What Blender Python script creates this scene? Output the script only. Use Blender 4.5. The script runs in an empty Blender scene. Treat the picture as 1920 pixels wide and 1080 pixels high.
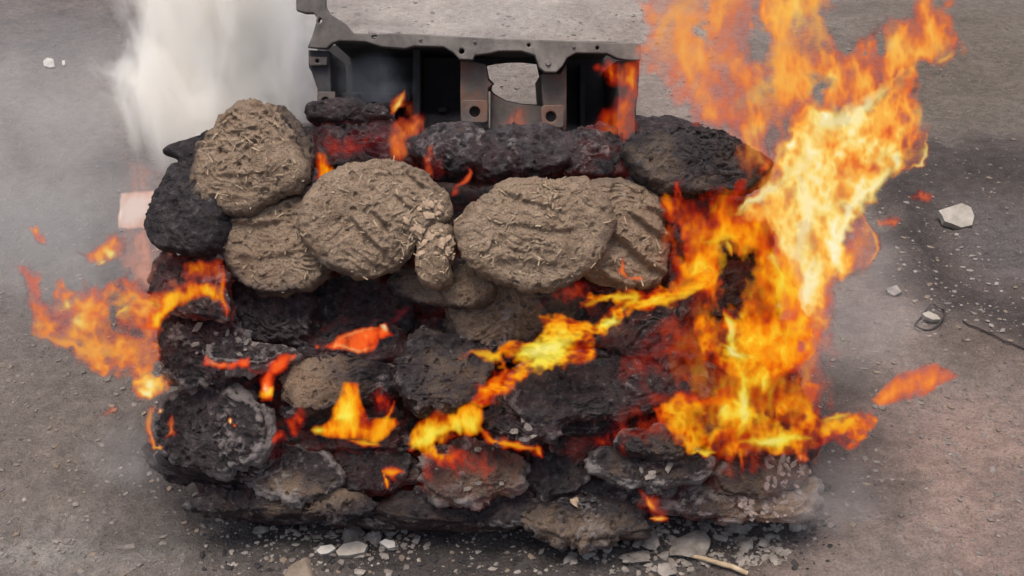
import bpy, bmesh, math, random
import numpy as np
from mathutils import Vector, Matrix

random.seed(7)
SC = bpy.context.scene
COL = SC.collection
R = math.radians

# ------------------------------------------------------------------ camera
CAM_H, PITCH = 1.10, 30.0
F_PX = 2059.0                                  # focal length in photo pixels (1920 wide)
cam_d = bpy.data.cameras.new('camera')
cam = bpy.data.objects.new('camera', cam_d)
COL.objects.link(cam)
cam.location = (0, 0, CAM_H)
cam.rotation_euler = (R(90 - PITCH), 0, 0)
cam_d.sensor_width = 36.0
cam_d.lens = 36.0 * F_PX / 1920.0
cam_d.clip_start, cam_d.clip_end = 0.05, 2000.0
SC.camera = cam

# ------------------------------------------------------------------ world, sun, exposure
SUN_EL, SUN_AZ = 76.0, 215.0                   # high and soft, from behind the viewer's left shoulder
w = bpy.data.worlds.new('World')
SC.world = w
w.use_nodes = True
wn = w.node_tree.nodes
sky = wn.new('ShaderNodeTexSky')
sky.sky_type = 'NISHITA'
sky.sun_disc = False
sky.sun_elevation = R(SUN_EL)
sky.sun_rotation = R(SUN_AZ)
sky.air_density, sky.dust_density, sky.ozone_density = 1.0, 6.0, 0.6
wn['Background'].inputs['Strength'].default_value = 0.14
w.node_tree.links.new(sky.outputs['Color'], wn['Background'].inputs['Color'])
sd = bpy.data.lights.new('sun', 'SUN')
sd.energy, sd.angle, sd.color = 1.5, R(20), (1.0, 0.95, 0.88)
sun = bpy.data.objects.new('sun', sd)
COL.objects.link(sun)
a, e = R(SUN_AZ), R(SUN_EL)
sdir = Vector((math.sin(a) * math.cos(e), math.cos(a) * math.cos(e), math.sin(e)))
sun.rotation_euler = sdir.to_track_quat('Z', 'Y').to_euler()
SC.view_settings.view_transform = 'Standard'
SC.view_settings.look = 'None'
EXPO = 0.55
SC.view_settings.exposure = EXPO
SC.view_settings.gamma = 1.0
SC.view_settings.use_curve_mapping = False
cy = SC.cycles
cy.use_denoising = True
cy.max_bounces = 14
cy.diffuse_bounces = 3
cy.volume_bounces = 12
cy.transparent_max_bounces = 40
cy.filter_width = 1.5
try:
    cy.volume_step_rate = 2.0
    cy.volume_max_steps = 128
except Exception:
    pass

# ------------------------------------------------------------------ geometry of the view (used only to place things at real depths)
CP, SP = math.cos(R(PITCH)), math.sin(R(PITCH))
EYE = np.array([0, 0, CAM_H])


def rays(px):
    px = np.atleast_2d(np.asarray(px, float))
    u = (px[:, 0] - 960.0) / F_PX
    v = -(px[:, 1] - 540.0) / F_PX
    return np.stack([u, CP + v * SP, -SP + v * CP], 1)


def at(px, py, Y):
    d = rays([[px, py]])[0]
    return EYE + d * (Y / d[1])


def on_plane(px, P, n):
    d = rays(px)
    t = ((P - EYE) @ n) / (d @ n)
    return EYE + d * t[:, None]


def on_ground(px, py, z=0.0):
    d = rays([[px, py]])[0]
    return EYE + d * ((z - CAM_H) / d[2])


def to_px(p):
    q = p - EYE
    depth = q[:, 1] * CP - q[:, 2] * SP
    up = q[:, 1] * SP + q[:, 2] * CP
    return np.stack([960 + F_PX * q[:, 0] / depth, 540 - F_PX * up / depth], 1), depth


_py = [0, 240, 300, 440, 560, 650, 760, 880, 950, 1010, 1100]
_fy = [1.42, 1.42, 1.38, 1.325, 1.29, 1.265, 1.24, 1.215, 1.20, 1.185, 1.165]


def front(py):
    """the pile's front slope: depth of its surface at a picture height"""
    return np.interp(py, _py, _fy)


# ------------------------------------------------------------------ noise
_rng = np.random.default_rng(3)
_perm = np.concatenate([_rng.permutation(256)] * 3)
_g = _rng.normal(size=(256, 3))
_g /= np.linalg.norm(_g, axis=1)[:, None]


def perlin(p):
    p = np.asarray(p, float)
    i = np.floor(p).astype(int)
    f = p - i
    i &= 255
    s = f * f * f * (f * (f * 6 - 15) + 10)
    out = 0
    for dx in (0, 1):
        wx = s[:, 0] if dx else 1 - s[:, 0]
        for dy in (0, 1):
            wy = s[:, 1] if dy else 1 - s[:, 1]
            for dz in (0, 1):
                wz = s[:, 2] if dz else 1 - s[:, 2]
                h = _perm[_perm[_perm[i[:, 0] + dx] + i[:, 1] + dy] + i[:, 2] + dz]
                g = _g[h]
                out = out + wx * wy * wz * ((f[:, 0] - dx) * g[:, 0] + (f[:, 1] - dy) * g[:, 1] + (f[:, 2] - dz) * g[:, 2])
    return out * 1.5


def fbm(p, octaves=4, gain=0.5):
    s, a, q = 0, 1.0, np.asarray(p, float)
    for _ in range(octaves):
        s = s + a * perlin(q)
        q = q * 2.03 + 17.3
        a *= gain
    return s


def smooth(a, b, x):
    t = np.clip((x - a) / (b - a), 0, 1)
    return t * t * (3 - 2 * t)


# ------------------------------------------------------------------ materials
class NT:
    def __init__(s, name):
        s.m = bpy.data.materials.new(name)
        s.m.use_nodes = True
        s.t = s.m.node_tree
        s.t.nodes.clear()
        s.out = s.n('ShaderNodeOutputMaterial')

    def n(s, kind, **kw):
        nd = s.t.nodes.new(kind)
        for k, v in kw.items():
            if k.startswith('i_'):
                nd.inputs[k[2:].replace('_', ' ')].default_value = v
            else:
                setattr(nd, k, v)
        return nd

    def l(s, a, b):
        s.t.links.new(a, b)

    def coords(s, scale=1.0, shift=True):
        tc = s.n('ShaderNodeTexCoord')
        mp = s.n('ShaderNodeMapping')
        mp.inputs['Scale'].default_value = (scale,) * 3 if not hasattr(scale, '__len__') else scale
        s.l(tc.outputs['Object'], mp.inputs['Vector'])
        if shift:
            oi = s.n('ShaderNodeObjectInfo')
            mu = s.n('ShaderNodeMath', operation='MULTIPLY')
            mu.inputs[1].default_value = 37.0
            s.l(oi.outputs['Random'], mu.inputs[0])
            s.l(mu.outputs[0], mp.inputs['Location'])
        return mp.outputs['Vector']

    def noise(s, vec, scale, detail=5.0, rough=0.6, dist=0.0):
        t = s.n('ShaderNodeTexNoise')
        t.inputs['Scale'].default_value = scale
        t.inputs['Detail'].default_value = detail
        t.inputs['Roughness'].default_value = rough
        t.inputs['Distortion'].default_value = dist
        s.l(vec, t.inputs['Vector'])
        return t.outputs['Fac']

    def ramp(s, fac, *stops):
        r = s.n('ShaderNodeValToRGB')
        el = r.color_ramp.elements
        while len(el) < len(stops):
            el.new(0.5)
        for k, (p, c) in enumerate(stops):
            el[k].position = p
            el[k].color = (*c, 1) if hasattr(c, '__len__') else (c, c, c, 1)
        s.l(fac, r.inputs['Fac'])
        return r.outputs['Color']

    def mix(s, fac, a, b, mode='MIX'):
        m = s.n('ShaderNodeMix', data_type='RGBA', blend_type=mode)
        for v, k in ((fac, 0), (a, 6), (b, 7)):
            if hasattr(v, 'is_output'):
                s.l(v, m.inputs[k])
            elif k == 0:
                m.inputs[0].default_value = v
            else:
                m.inputs[k].default_value = (*v, 1)
        return m.outputs[2]

    def math(s, op, a, b=None, clamp=False):
        m = s.n('ShaderNodeMath', operation=op, use_clamp=clamp)
        for v, k in ((a, 0), (b, 1)):
            if v is None:
                continue
            if hasattr(v, 'is_output'):
                s.l(v, m.inputs[k])
            else:
                m.inputs[k].default_value = v
        return m.outputs[0]

    def attr(s, name):
        return s.n('ShaderNodeAttribute', attribute_name=name)

    def bsdf(s, color, rough=0.9, bump=None, dist=0.002, strength=0.6, metal=0.0, spec=0.25):
        b = s.n('ShaderNodeBsdfPrincipled')
        if hasattr(color, 'is_output'):
            s.l(color, b.inputs['Base Color'])
        else:
            b.inputs['Base Color'].default_value = (*color, 1)
        if hasattr(rough, 'is_output'):
            s.l(rough, b.inputs['Roughness'])
        else:
            b.inputs['Roughness'].default_value = rough
        b.inputs['Metallic'].default_value = metal
        b.inputs['Specular IOR Level'].default_value = spec
        if bump is not None:
            bp = s.n('ShaderNodeBump')
            bp.inputs['Distance'].default_value = dist
            bp.inputs['Strength'].default_value = strength
            s.l(bump, bp.inputs['Height'])
            s.l(bp.outputs['Normal'], b.inputs['Normal'])
        s.l(b.outputs['BSDF'], s.out.inputs['Surface'])
        return b


def mat_dung():
    t = NT('dung')
    v = t.coords()
    big = t.noise(v, 22, 4, 0.55)
    mid = t.noise(v, 95, 6, 0.65, 0.4)
    fine = t.noise(v, 420, 4, 0.7)
    brown = t.ramp(big, (0.3, (0.208, 0.145, 0.098)), (0.72, (0.355, 0.262, 0.186)))
    brown = t.mix(t.ramp(mid, (0.42, 0.0), (0.7, 0.55)), brown, (0.48, 0.37, 0.265))
    brown = t.mix(t.ramp(fine, (0.54, 0.0), (0.64, 0.75)), brown, (0.06, 0.04, 0.028))
    char = t.ramp(mid, (0.3, (0.018, 0.0165, 0.0195)), (0.56, (0.056, 0.049, 0.051)), (0.74, (0.13, 0.115, 0.114)))
    burn = t.attr('burn').outputs['Fac']
    ash = t.attr('ash').outputs['Fac']
    b = t.math('ADD', burn, t.math('MULTIPLY', t.math('SUBTRACT', big, 0.5), 0.9))
    b = t.math('ADD', b, t.math('MULTIPLY', t.math('SUBTRACT', mid, 0.5), 0.7))
    col = t.mix(t.ramp(b, (0.22, 0.0), (0.72, 1.0)), brown, char)
    aa = t.math('ADD', ash, t.math('MULTIPLY', t.math('SUBTRACT', mid, 0.5), 1.6))
    col = t.mix(t.ramp(aa, (0.35, 0.0), (0.8, 0.85)), col, (0.27, 0.245, 0.235))
    h = t.math('ADD', t.math('MULTIPLY', mid, 1.0), t.math('MULTIPLY', fine, 0.5))
    bs = t.bsdf(col, 0.95, h, 0.011, 0.95, spec=0.12)
    gl = t.attr('glow').outputs['Fac']                 # red emission added to the cakes for the fire's warm glow on them
    g = t.math('MULTIPLY', gl, t.ramp(t.noise(v, 34, 5, 0.6, 0.5), (0.42, 0.0), (0.72, 1.0)))
    bs.inputs['Emission Color'].default_value = (0.75, 0.075, 0.045, 1)
    t.l(t.math('MULTIPLY', g, 0.055), bs.inputs['Emission Strength'])
    return t.m


def mat_simple(name, stops, scale=60, rough=0.9, dist=0.002, strength=0.5, metal=0.0, spec=0.25):
    t = NT(name)
    v = t.coords()
    nz = t.noise(v, scale, 6, 0.65)
    t.bsdf(t.ramp(nz, *stops), rough, t.noise(v, scale * 3, 5, 0.65), dist, strength, metal, spec)
    return t.m


def mat_flame():
    t = NT('flame')
    at_ = t.attr('fire')
    tr = t.n('ShaderNodeBsdfTransparent')
    em = t.n('ShaderNodeEmission')
    em.inputs['Strength'].default_value = 1.0 / (2 ** EXPO)
    t.l(at_.outputs['Color'], em.inputs['Color'])
    mx = t.n('ShaderNodeMixShader')
    t.l(at_.outputs['Alpha'], mx.inputs['Fac'])
    t.l(tr.outputs[0], mx.inputs[1])
    t.l(em.outputs[0], mx.inputs[2])
    t.l(mx.outputs[0], t.out.inputs['Surface'])
    t.m.cycles.emission_sampling = 'NONE'
    return t.m


def mat_ground():
    t = NT('dirt')
    v = t.coords(shift=False)
    soil = t.attr('soil').outputs['Color']
    big = t.noise(v, 5, 6, 0.6)
    mid = t.noise(v, 38, 7, 0.68)
    fine = t.noise(v, 230, 4, 0.7)
    c = t.mix(1.0, soil, t.ramp(big, (0.3, 0.86), (0.7, 1.12)), 'MULTIPLY')
    c = t.mix(1.0, c, t.ramp(mid, (0.3, 0.70), (0.72, 1.24)), 'MULTIPLY')
    c = t.mix(1.0, c, t.ramp(fine, (0.35, 0.74), (0.7, 1.22)), 'MULTIPLY')
    c = t.mix(1.0, c, (1.27, 1.25, 1.25), 'MULTIPLY')
    spk = t.ramp(t.noise(v, 130, 2, 0.5), (0.69, 0.0), (0.75, 0.65))
    c = t.mix(spk, c, (0.36, 0.33, 0.30))
    spd = t.ramp(t.noise(v, 96, 2, 0.5), (0.27, 0.75), (0.34, 0.0))
    c = t.mix(spd, c, (0.055, 0.048, 0.045))
    h = t.math('ADD', t.math('MULTIPLY', mid, 1.0), t.math('MULTIPLY', fine, 0.35))
    t.bsdf(c, 0.95, h, 0.022, 0.95, spec=0.12)
    return t.m


def mat_smoke(name, density, scale, lo, hi, mode='ball', color=(0.95, 0.95, 0.93), power=1.0):
    t = NT(name)
    tc = t.n('ShaderNodeTexCoord')
    mp = t.n('ShaderNodeMapping')
    mp.inputs['Location'].default_value = (-1, -1, -1)
    mp.inputs['Scale'].default_value = (2, 2, 2)
    t.l(tc.outputs['Generated'], mp.inputs['Vector'])
    if mode == 'ball':
        ln = t.n('ShaderNodeVectorMath', operation='LENGTH')
        t.l(mp.outputs[0], ln.inputs[0])
        fall = t.math('SUBTRACT', 1.0, ln.outputs['Value'], clamp=True)
        fall = t.math('MULTIPLY', fall, 1.8, clamp=True)
    else:
        mp2 = t.n('ShaderNodeMapping')
        mp2.inputs['Scale'].default_value = (1, 1, 0)
        t.l(mp.outputs[0], mp2.inputs['Vector'])
        ln = t.n('ShaderNodeVectorMath', operation='LENGTH')
        t.l(mp2.outputs[0], ln.inputs[0])
        fall = t.math('SUBTRACT', 1.12, ln.outputs['Value'], clamp=True)
        fall = t.math('POWER', fall, 1.4)
        sx = t.n('ShaderNodeSeparateXYZ')
        t.l(tc.outputs['Generated'], sx.inputs[0])
        fall = t.math('MULTIPLY', fall, t.math('POWER', t.math('MULTIPLY', sx.outputs['Z'], 2.6, clamp=True), 1.1))
    st = t.n('ShaderNodeMapping')
    st.inputs['Scale'].default_value = (1.25, 1.25, 0.55) if mode == 'tube' else (1, 1, 0.8)
    st.inputs['Rotation'].default_value = (0, R(14), 0)
    t.l(tc.outputs['Object'], st.inputs['Vector'])
    nz = t.noise(st.outputs[0], scale, 6, 0.62, 1.0)
    # the puff is eaten away from outside by its own turbulence
    x = t.math('ADD', nz, t.math('MULTIPLY', fall, hi))
    x = t.math('SUBTRACT', x, lo)
    d = t.math('MULTIPLY', t.math('POWER', t.math('MULTIPLY', x, 3.0 * power, clamp=True), 1.0 / power), density)
    d = t.math('MULTIPLY', d, t.math('MULTIPLY', fall, 5.0, clamp=True))
    pv = t.n('ShaderNodeVolumePrincipled')
    pv.inputs['Color'].default_value = (*color, 1)
    t.l(d, pv.inputs['Density'])
    t.l(pv.outputs[0], t.out.inputs['Volume'])
    return t.m


def mat_metal(name, lo, hi, rough=0.6, ruddy=0.0):
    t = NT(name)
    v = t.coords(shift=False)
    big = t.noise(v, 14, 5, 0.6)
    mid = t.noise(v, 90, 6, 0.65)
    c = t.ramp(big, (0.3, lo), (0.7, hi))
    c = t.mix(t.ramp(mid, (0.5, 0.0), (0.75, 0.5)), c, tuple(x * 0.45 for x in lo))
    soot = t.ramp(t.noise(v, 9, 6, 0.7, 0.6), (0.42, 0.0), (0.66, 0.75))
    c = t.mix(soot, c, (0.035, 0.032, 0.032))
    if ruddy:
        c = t.mix(t.math('MULTIPLY', t.ramp(t.noise(v, 26, 5, 0.6), (0.45, 0.0), (0.65, 1.0)), ruddy), c, (0.13, 0.05, 0.025))  # reddish brown blotches, partly standing in for flame light
    t.bsdf(c, rough, mid, 0.0025, 0.45, 0.0, 0.3)
    return t.m


M = dict(
    dung=mat_dung(), flame=mat_flame(), dirt=mat_ground(),
    straw=mat_simple('straw', ((0.3, (0.26, 0.19, 0.12)), (0.7, (0.46, 0.37, 0.25))), 80, 0.7),
    crumb=mat_simple('crumb', ((0.3, (0.22, 0.155, 0.105)), (0.7, (0.40, 0.295, 0.205))), 60),
    ash=mat_simple('ash', ((0.3, (0.10, 0.088, 0.078)), (0.7, (0.30, 0.268, 0.24))), 45),
    pale=mat_simple('pale_shard', ((0.3, (0.22, 0.198, 0.17)), (0.7, (0.37, 0.335, 0.29))), 30),
    rock=mat_simple('rock', ((0.3, (0.085, 0.075, 0.07)), (0.7, (0.22, 0.19, 0.17))), 40),
    pink=mat_simple('pink_ash', ((0.3, (0.12, 0.09, 0.08)), (0.7, (0.33, 0.26, 0.23))), 50),
    clod=mat_simple('brown_clod', ((0.3, (0.10, 0.078, 0.06)), (0.7, (0.22, 0.175, 0.135))), 50),
    soot=mat_simple('soot', ((0.3, (0.012, 0.011, 0.012)), (0.7, (0.05, 0.045, 0.045))), 60),
    wire=mat_simple('wire', ((0.3, (0.02, 0.018, 0.018)), (0.7, (0.05, 0.04, 0.035))), 200, 0.6),
    white=mat_simple('white_scrap', ((0.3, (0.30, 0.28, 0.255)), (0.7, (0.50, 0.475, 0.44))), 40, 0.4),
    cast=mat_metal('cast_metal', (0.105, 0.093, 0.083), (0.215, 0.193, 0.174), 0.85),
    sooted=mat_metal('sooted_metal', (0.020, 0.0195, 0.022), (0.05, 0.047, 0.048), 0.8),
    web=mat_metal('brown_firelit_metal', (0.065, 0.053, 0.046), (0.13, 0.108, 0.094), 0.8, 0.7),  # brown metal; its red also paints flame light on the right parts
    hole=mat_simple('bore', ((0.3, (0.01, 0.01, 0.01)), (0.7, (0.02, 0.02, 0.02))), 60),
)


# ------------------------------------------------------------------ object helpers
def mesh_obj(name, verts, faces, mat, parent=None, attrs=None, shade=True, loc=None, rot=None):
    """faces: an (n,k) int array or a list of arrays of differing k"""
    me = bpy.data.meshes.new(name)
    verts = np.asarray(verts, np.float32)
    groups = faces if isinstance(faces, list) else [faces]
    groups = [np.asarray(g, np.int32) for g in groups if len(g)]
    me.vertices.add(len(verts))
    me.vertices.foreach_set('co', verts.ravel())
    nl = sum(g.size for g in groups)
    nf = sum(len(g) for g in groups)
    me.loops.add(nl)
    me.loops.foreach_set('vertex_index', np.concatenate([g.ravel() for g in groups]))
    tot = np.concatenate([np.full(len(g), g.shape[1], np.int32) for g in groups])
    me.polygons.add(nf)
    me.polygons.foreach_set('loop_start', np.concatenate([[0], np.cumsum(tot)[:-1]]).astype(np.int32))
    me.polygons.foreach_set('use_smooth', np.full(nf, shade))
    me.update(calc_edges=True)
    me.validate()
    for k, val in (attrs or {}).items():
        val = np.asarray(val, np.float32)
        if val.ndim == 1:
            me.attributes.new(k, 'FLOAT', 'POINT').data.foreach_set('value', val)
        else:
            me.attributes.new(k, 'FLOAT_COLOR', 'POINT').data.foreach_set('color', val.ravel())
    me.materials.append(mat)
    o = bpy.data.objects.new(name, me)
    COL.objects.link(o)
    if loc is not None:
        o.location = loc
    if rot is not None:
        o.rotation_euler = rot
    if parent is not None:
        o.parent = parent
    return o


def tag(o, label=None, cat=None, group=None, kind=None):
    for k, v in (('label', label), ('category', cat), ('group', group), ('kind', kind)):
        if v:
            o[k] = v
    return o


def lump_arrays(r, seed, sub=2, rough=0.35, flat=1.0, freq=1.6):
    bm = bmesh.new()
    bmesh.ops.create_icosphere(bm, subdivisions=sub, radius=1.0)
    v = np.array([x.co[:] for x in bm.verts])
    f = np.array([[x.index for x in q.verts] for q in bm.faces])
    bm.free()
    off = np.array([seed * 3.1, seed * 1.7, seed * 0.9])
    k = 1 + rough * fbm(v * freq + off, 3)
    # a few planar chips
    rg = np.random.default_rng(seed)
    v = v * k[:, None]
    for _ in range(9):
        n = rg.normal(size=3)
        n /= np.linalg.norm(n)
        dd = v @ n
        lim = 0.42 + 0.34 * rg.random()
        v = v - np.maximum(dd - lim, 0)[:, None] * n * 0.9
    v[:, 2] *= flat
    return v * r, f


# ------------------------------------------------------------------ ground
PILE_C = np.array([-0.02, 1.45])
SOIL = [  # soft stains in the dirt, and the fire's pink tint at the right: (px, py, rx, ry, colour, strength)
    (110, 1035, 230, 50, (0.29, 0.275, 0.25), 0.85),
    (60, 950, 220, 40, (0.182, 0.163, 0.147), 0.5),
    (1750, 900, 340, 280, (0.285, 0.205, 0.172), 0.92),  # pink cast of flame and smoke put into the soil colour
    (1620, 980, 160, 110, (0.30, 0.235, 0.205), 0.7),  # paler pink, same flame and smoke cast in the colour
    (1640, 640, 130, 90, (0.24, 0.19, 0.168), 0.7),  # pinkish too: flame and smoke tint painted on the dirt
    (1780, 130, 260, 150, (0.108, 0.090, 0.069), 0.8),
    (900, 20, 420, 100, (0.33, 0.295, 0.262), 0.9),
    (1260, 150, 160, 160, (0.252, 0.213, 0.183), 0.7),
    (120, 60, 260, 90, (0.098, 0.092, 0.092), 0.75),
    (120, 430, 260, 110, (0.070, 0.065, 0.063), 0.75),
    (200, 310, 160, 40, (0.066, 0.060, 0.059), 0.7),
    (60, 250, 140, 60, (0.112, 0.103, 0.098), 0.5),
    (330, 900, 140, 60, (0.073, 0.067, 0.066), 0.7),
    (800, 1010, 560, 50, (0.049, 0.044, 0.041), 0.75),
    (1300, 1010, 240, 40, (0.112, 0.103, 0.098), 0.7),
    (330, 1010, 200, 40, (0.105, 0.093, 0.085), 0.5),
    (1600, 720, 70, 50, (0.070, 0.057, 0.049), 0.6),
    (1640, 1060, 160, 60, (0.189, 0.166, 0.151), 0.6),
]
PATCH = np.array([(1650, 300), (1760, 285), (1960, 285), (2100, 320), (2100, 690), (1960, 660), (1850, 640), (1770, 600), (1715, 540), (1690, 470), (1670, 390)], float)


def poly_sd(p, poly):
    """signed distance, positive inside"""
    p = np.asarray(p, float)
    poly = np.asarray(poly, float)
    d2 = np.full(len(p), 1e18)
    inside = np.zeros(len(p), bool)
    n = len(poly)
    for i in range(n):
        a_, b_ = poly[i], poly[(i + 1) % n]
        ab = b_ - a_
        t = np.clip(((p - a_) @ ab) / max(ab @ ab, 1e-9), 0, 1)
        q = p - a_ - t[:, None] * ab
        d2 = np.minimum(d2, (q * q).sum(1))
        c = (a_[1] > p[:, 1]) != (b_[1] > p[:, 1])
        with np.errstate(divide='ignore', invalid='ignore'):
            xi = (b_[0] - a_[0]) * (p[:, 1] - a_[1]) / (b_[1] - a_[1] if b_[1] != a_[1] else 1e-9) + a_[0]
        inside ^= c & (p[:, 0] < xi)
    d = np.sqrt(d2)
    return np.where(inside, d, -d)


def axis(lo, hi, step, far):
    core = np.arange(lo, hi + 1e-6, step)
    out, s = [], step
    x = hi
    while x < far:
        s *= 1.25
        x += s
        out.append(x)
    left, s, x = [], step, lo
    while x > -far:
        s *= 1.25
        x -= s
        left.append(x)
    return np.concatenate([left[::-1], core, out])


def ground_height(x, y):
    p = np.stack([x, y, np.zeros_like(x)], 1)
    near = np.exp(-((x / 3.5) ** 2 + ((y - 2) / 4.0) ** 2))
    h = (0.012 * fbm(p * 3.0, 3) + 0.008 * fbm(p * 13 + 5, 3) + 0.0060 * fbm(p * 27 + 9, 1)) * near
    px, dep = to_px(np.stack([x, y, np.zeros_like(x)], 1))
    s = np.where(dep > 0.3, poly_sd(px + 14 * np.stack([fbm(p * 9, 2), fbm(p * 9 + 31, 2)], 1), PATCH), -999)
    h += 0.020 * np.exp(-((s - 12) / 34.0) ** 2)
    h += 0.012 * smooth(20, 120, s) * np.abs(fbm(p * 16 + 3, 3))
    return h, px, s, dep


gx = axis(-1.5, 1.5, 0.011, 900)
gy = axis(0.85, 4.6, 0.0125, 900)
X, Yg = np.meshgrid(gx, gy)
xf, yf = X.ravel(), Yg.ravel()
gz, gpx, gs, gdep = ground_height(xf, yf)
col = np.tile(np.array([0.160, 0.137, 0.122]), (len(xf), 1))
pn = np.stack([xf, yf, np.zeros_like(xf)], 1)
wob = np.stack([fbm(pn * 6, 3), fbm(pn * 6 + 40, 3)], 1)
for (cx, cyy, rx, ry, c, st) in SOIL:
    q = (gpx + wob * np.array([rx, ry]) * 0.5 - np.array([cx, cyy])) / np.array([rx, ry])
    k = np.exp(-(q * q).sum(1) * 1.2) * st * (gdep > 0.3)
    col = col * (1 - k[:, None]) + np.array(c) * k[:, None]
k = smooth(-70, 28, gs + 26 * wob[:, 0] + 14 * fbm(pn * 28, 2)) * (1 - 0.55 * smooth(40, 130, gs))
col = col * (1 - 0.85 * k[:, None]) + np.array([0.045, 0.038, 0.036]) * 0.85 * k[:, None]
k = smooth(60, 150, gs) * 0.7
col = col * (1 - k[:, None]) + np.array([0.098, 0.088, 0.088]) * k[:, None]
# soot under and around the fire
dpile = np.sqrt(((xf - PILE_C[0]) / 0.62) ** 2 + ((yf - PILE_C[1]) / 0.42) ** 2)
k = (1 - smooth(0.75, 1.15, dpile + 0.12 * wob[:, 0])) * 0.8
col = col * (1 - k[:, None]) + np.array([0.05, 0.046, 0.045]) * k[:, None]
nx, ny = len(gx), len(gy)
ii = np.arange(nx * ny).reshape(ny, nx)
gf = np.stack([ii[:-1, :-1], ii[:-1, 1:], ii[1:, 1:], ii[1:, :-1]], -1).reshape(-1, 4)
ground = mesh_obj('ground', np.stack([xf, yf, gz], 1), gf, M['dirt'], attrs={'soil': np.concatenate([col, np.ones((len(col), 1))], 1)})
tag(ground, 'bare grey brown dirt ground with sooty and dusty patches', kind='structure')


def gh(x, y):
    return float(ground_height(np.array([x]), np.array([y]))[0][0])


# ------------------------------------------------------------------ dung cakes
def polar_radius(poly, nth):
    """radius of a closed outline around (0,0) at nth angles"""
    th = np.linspace(0, 2 * math.pi, nth, endpoint=False)
    d = np.stack([np.cos(th), np.sin(th)], 1)
    best = np.zeros(nth)
    n = len(poly)
    for i in range(n):
        a_, b_ = poly[i], poly[(i + 1) % n]
        e_ = b_ - a_
        den = d[:, 0] * e_[1] - d[:, 1] * e_[0]
        den = np.where(np.abs(den) < 1e-12, 1e-12, den)
        t = (a_[0] * e_[1] - a_[1] * e_[0]) / den
        s = (a_[0] * d[:, 1] - a_[1] * d[:, 0]) / den
        ok = (s >= 0) & (s <= 1) & (t > 0)
        best = np.where(ok & (t > best), t, best)
    good = best > 1e-6
    if not good.all():
        best = np.interp(th, th[good], best[good], period=2 * math.pi)
    for _ in range(max(1, nth // 70)):
        best = (np.roll(best, 1) + 2 * best + np.roll(best, -1)) / 4
    return th, best


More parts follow.
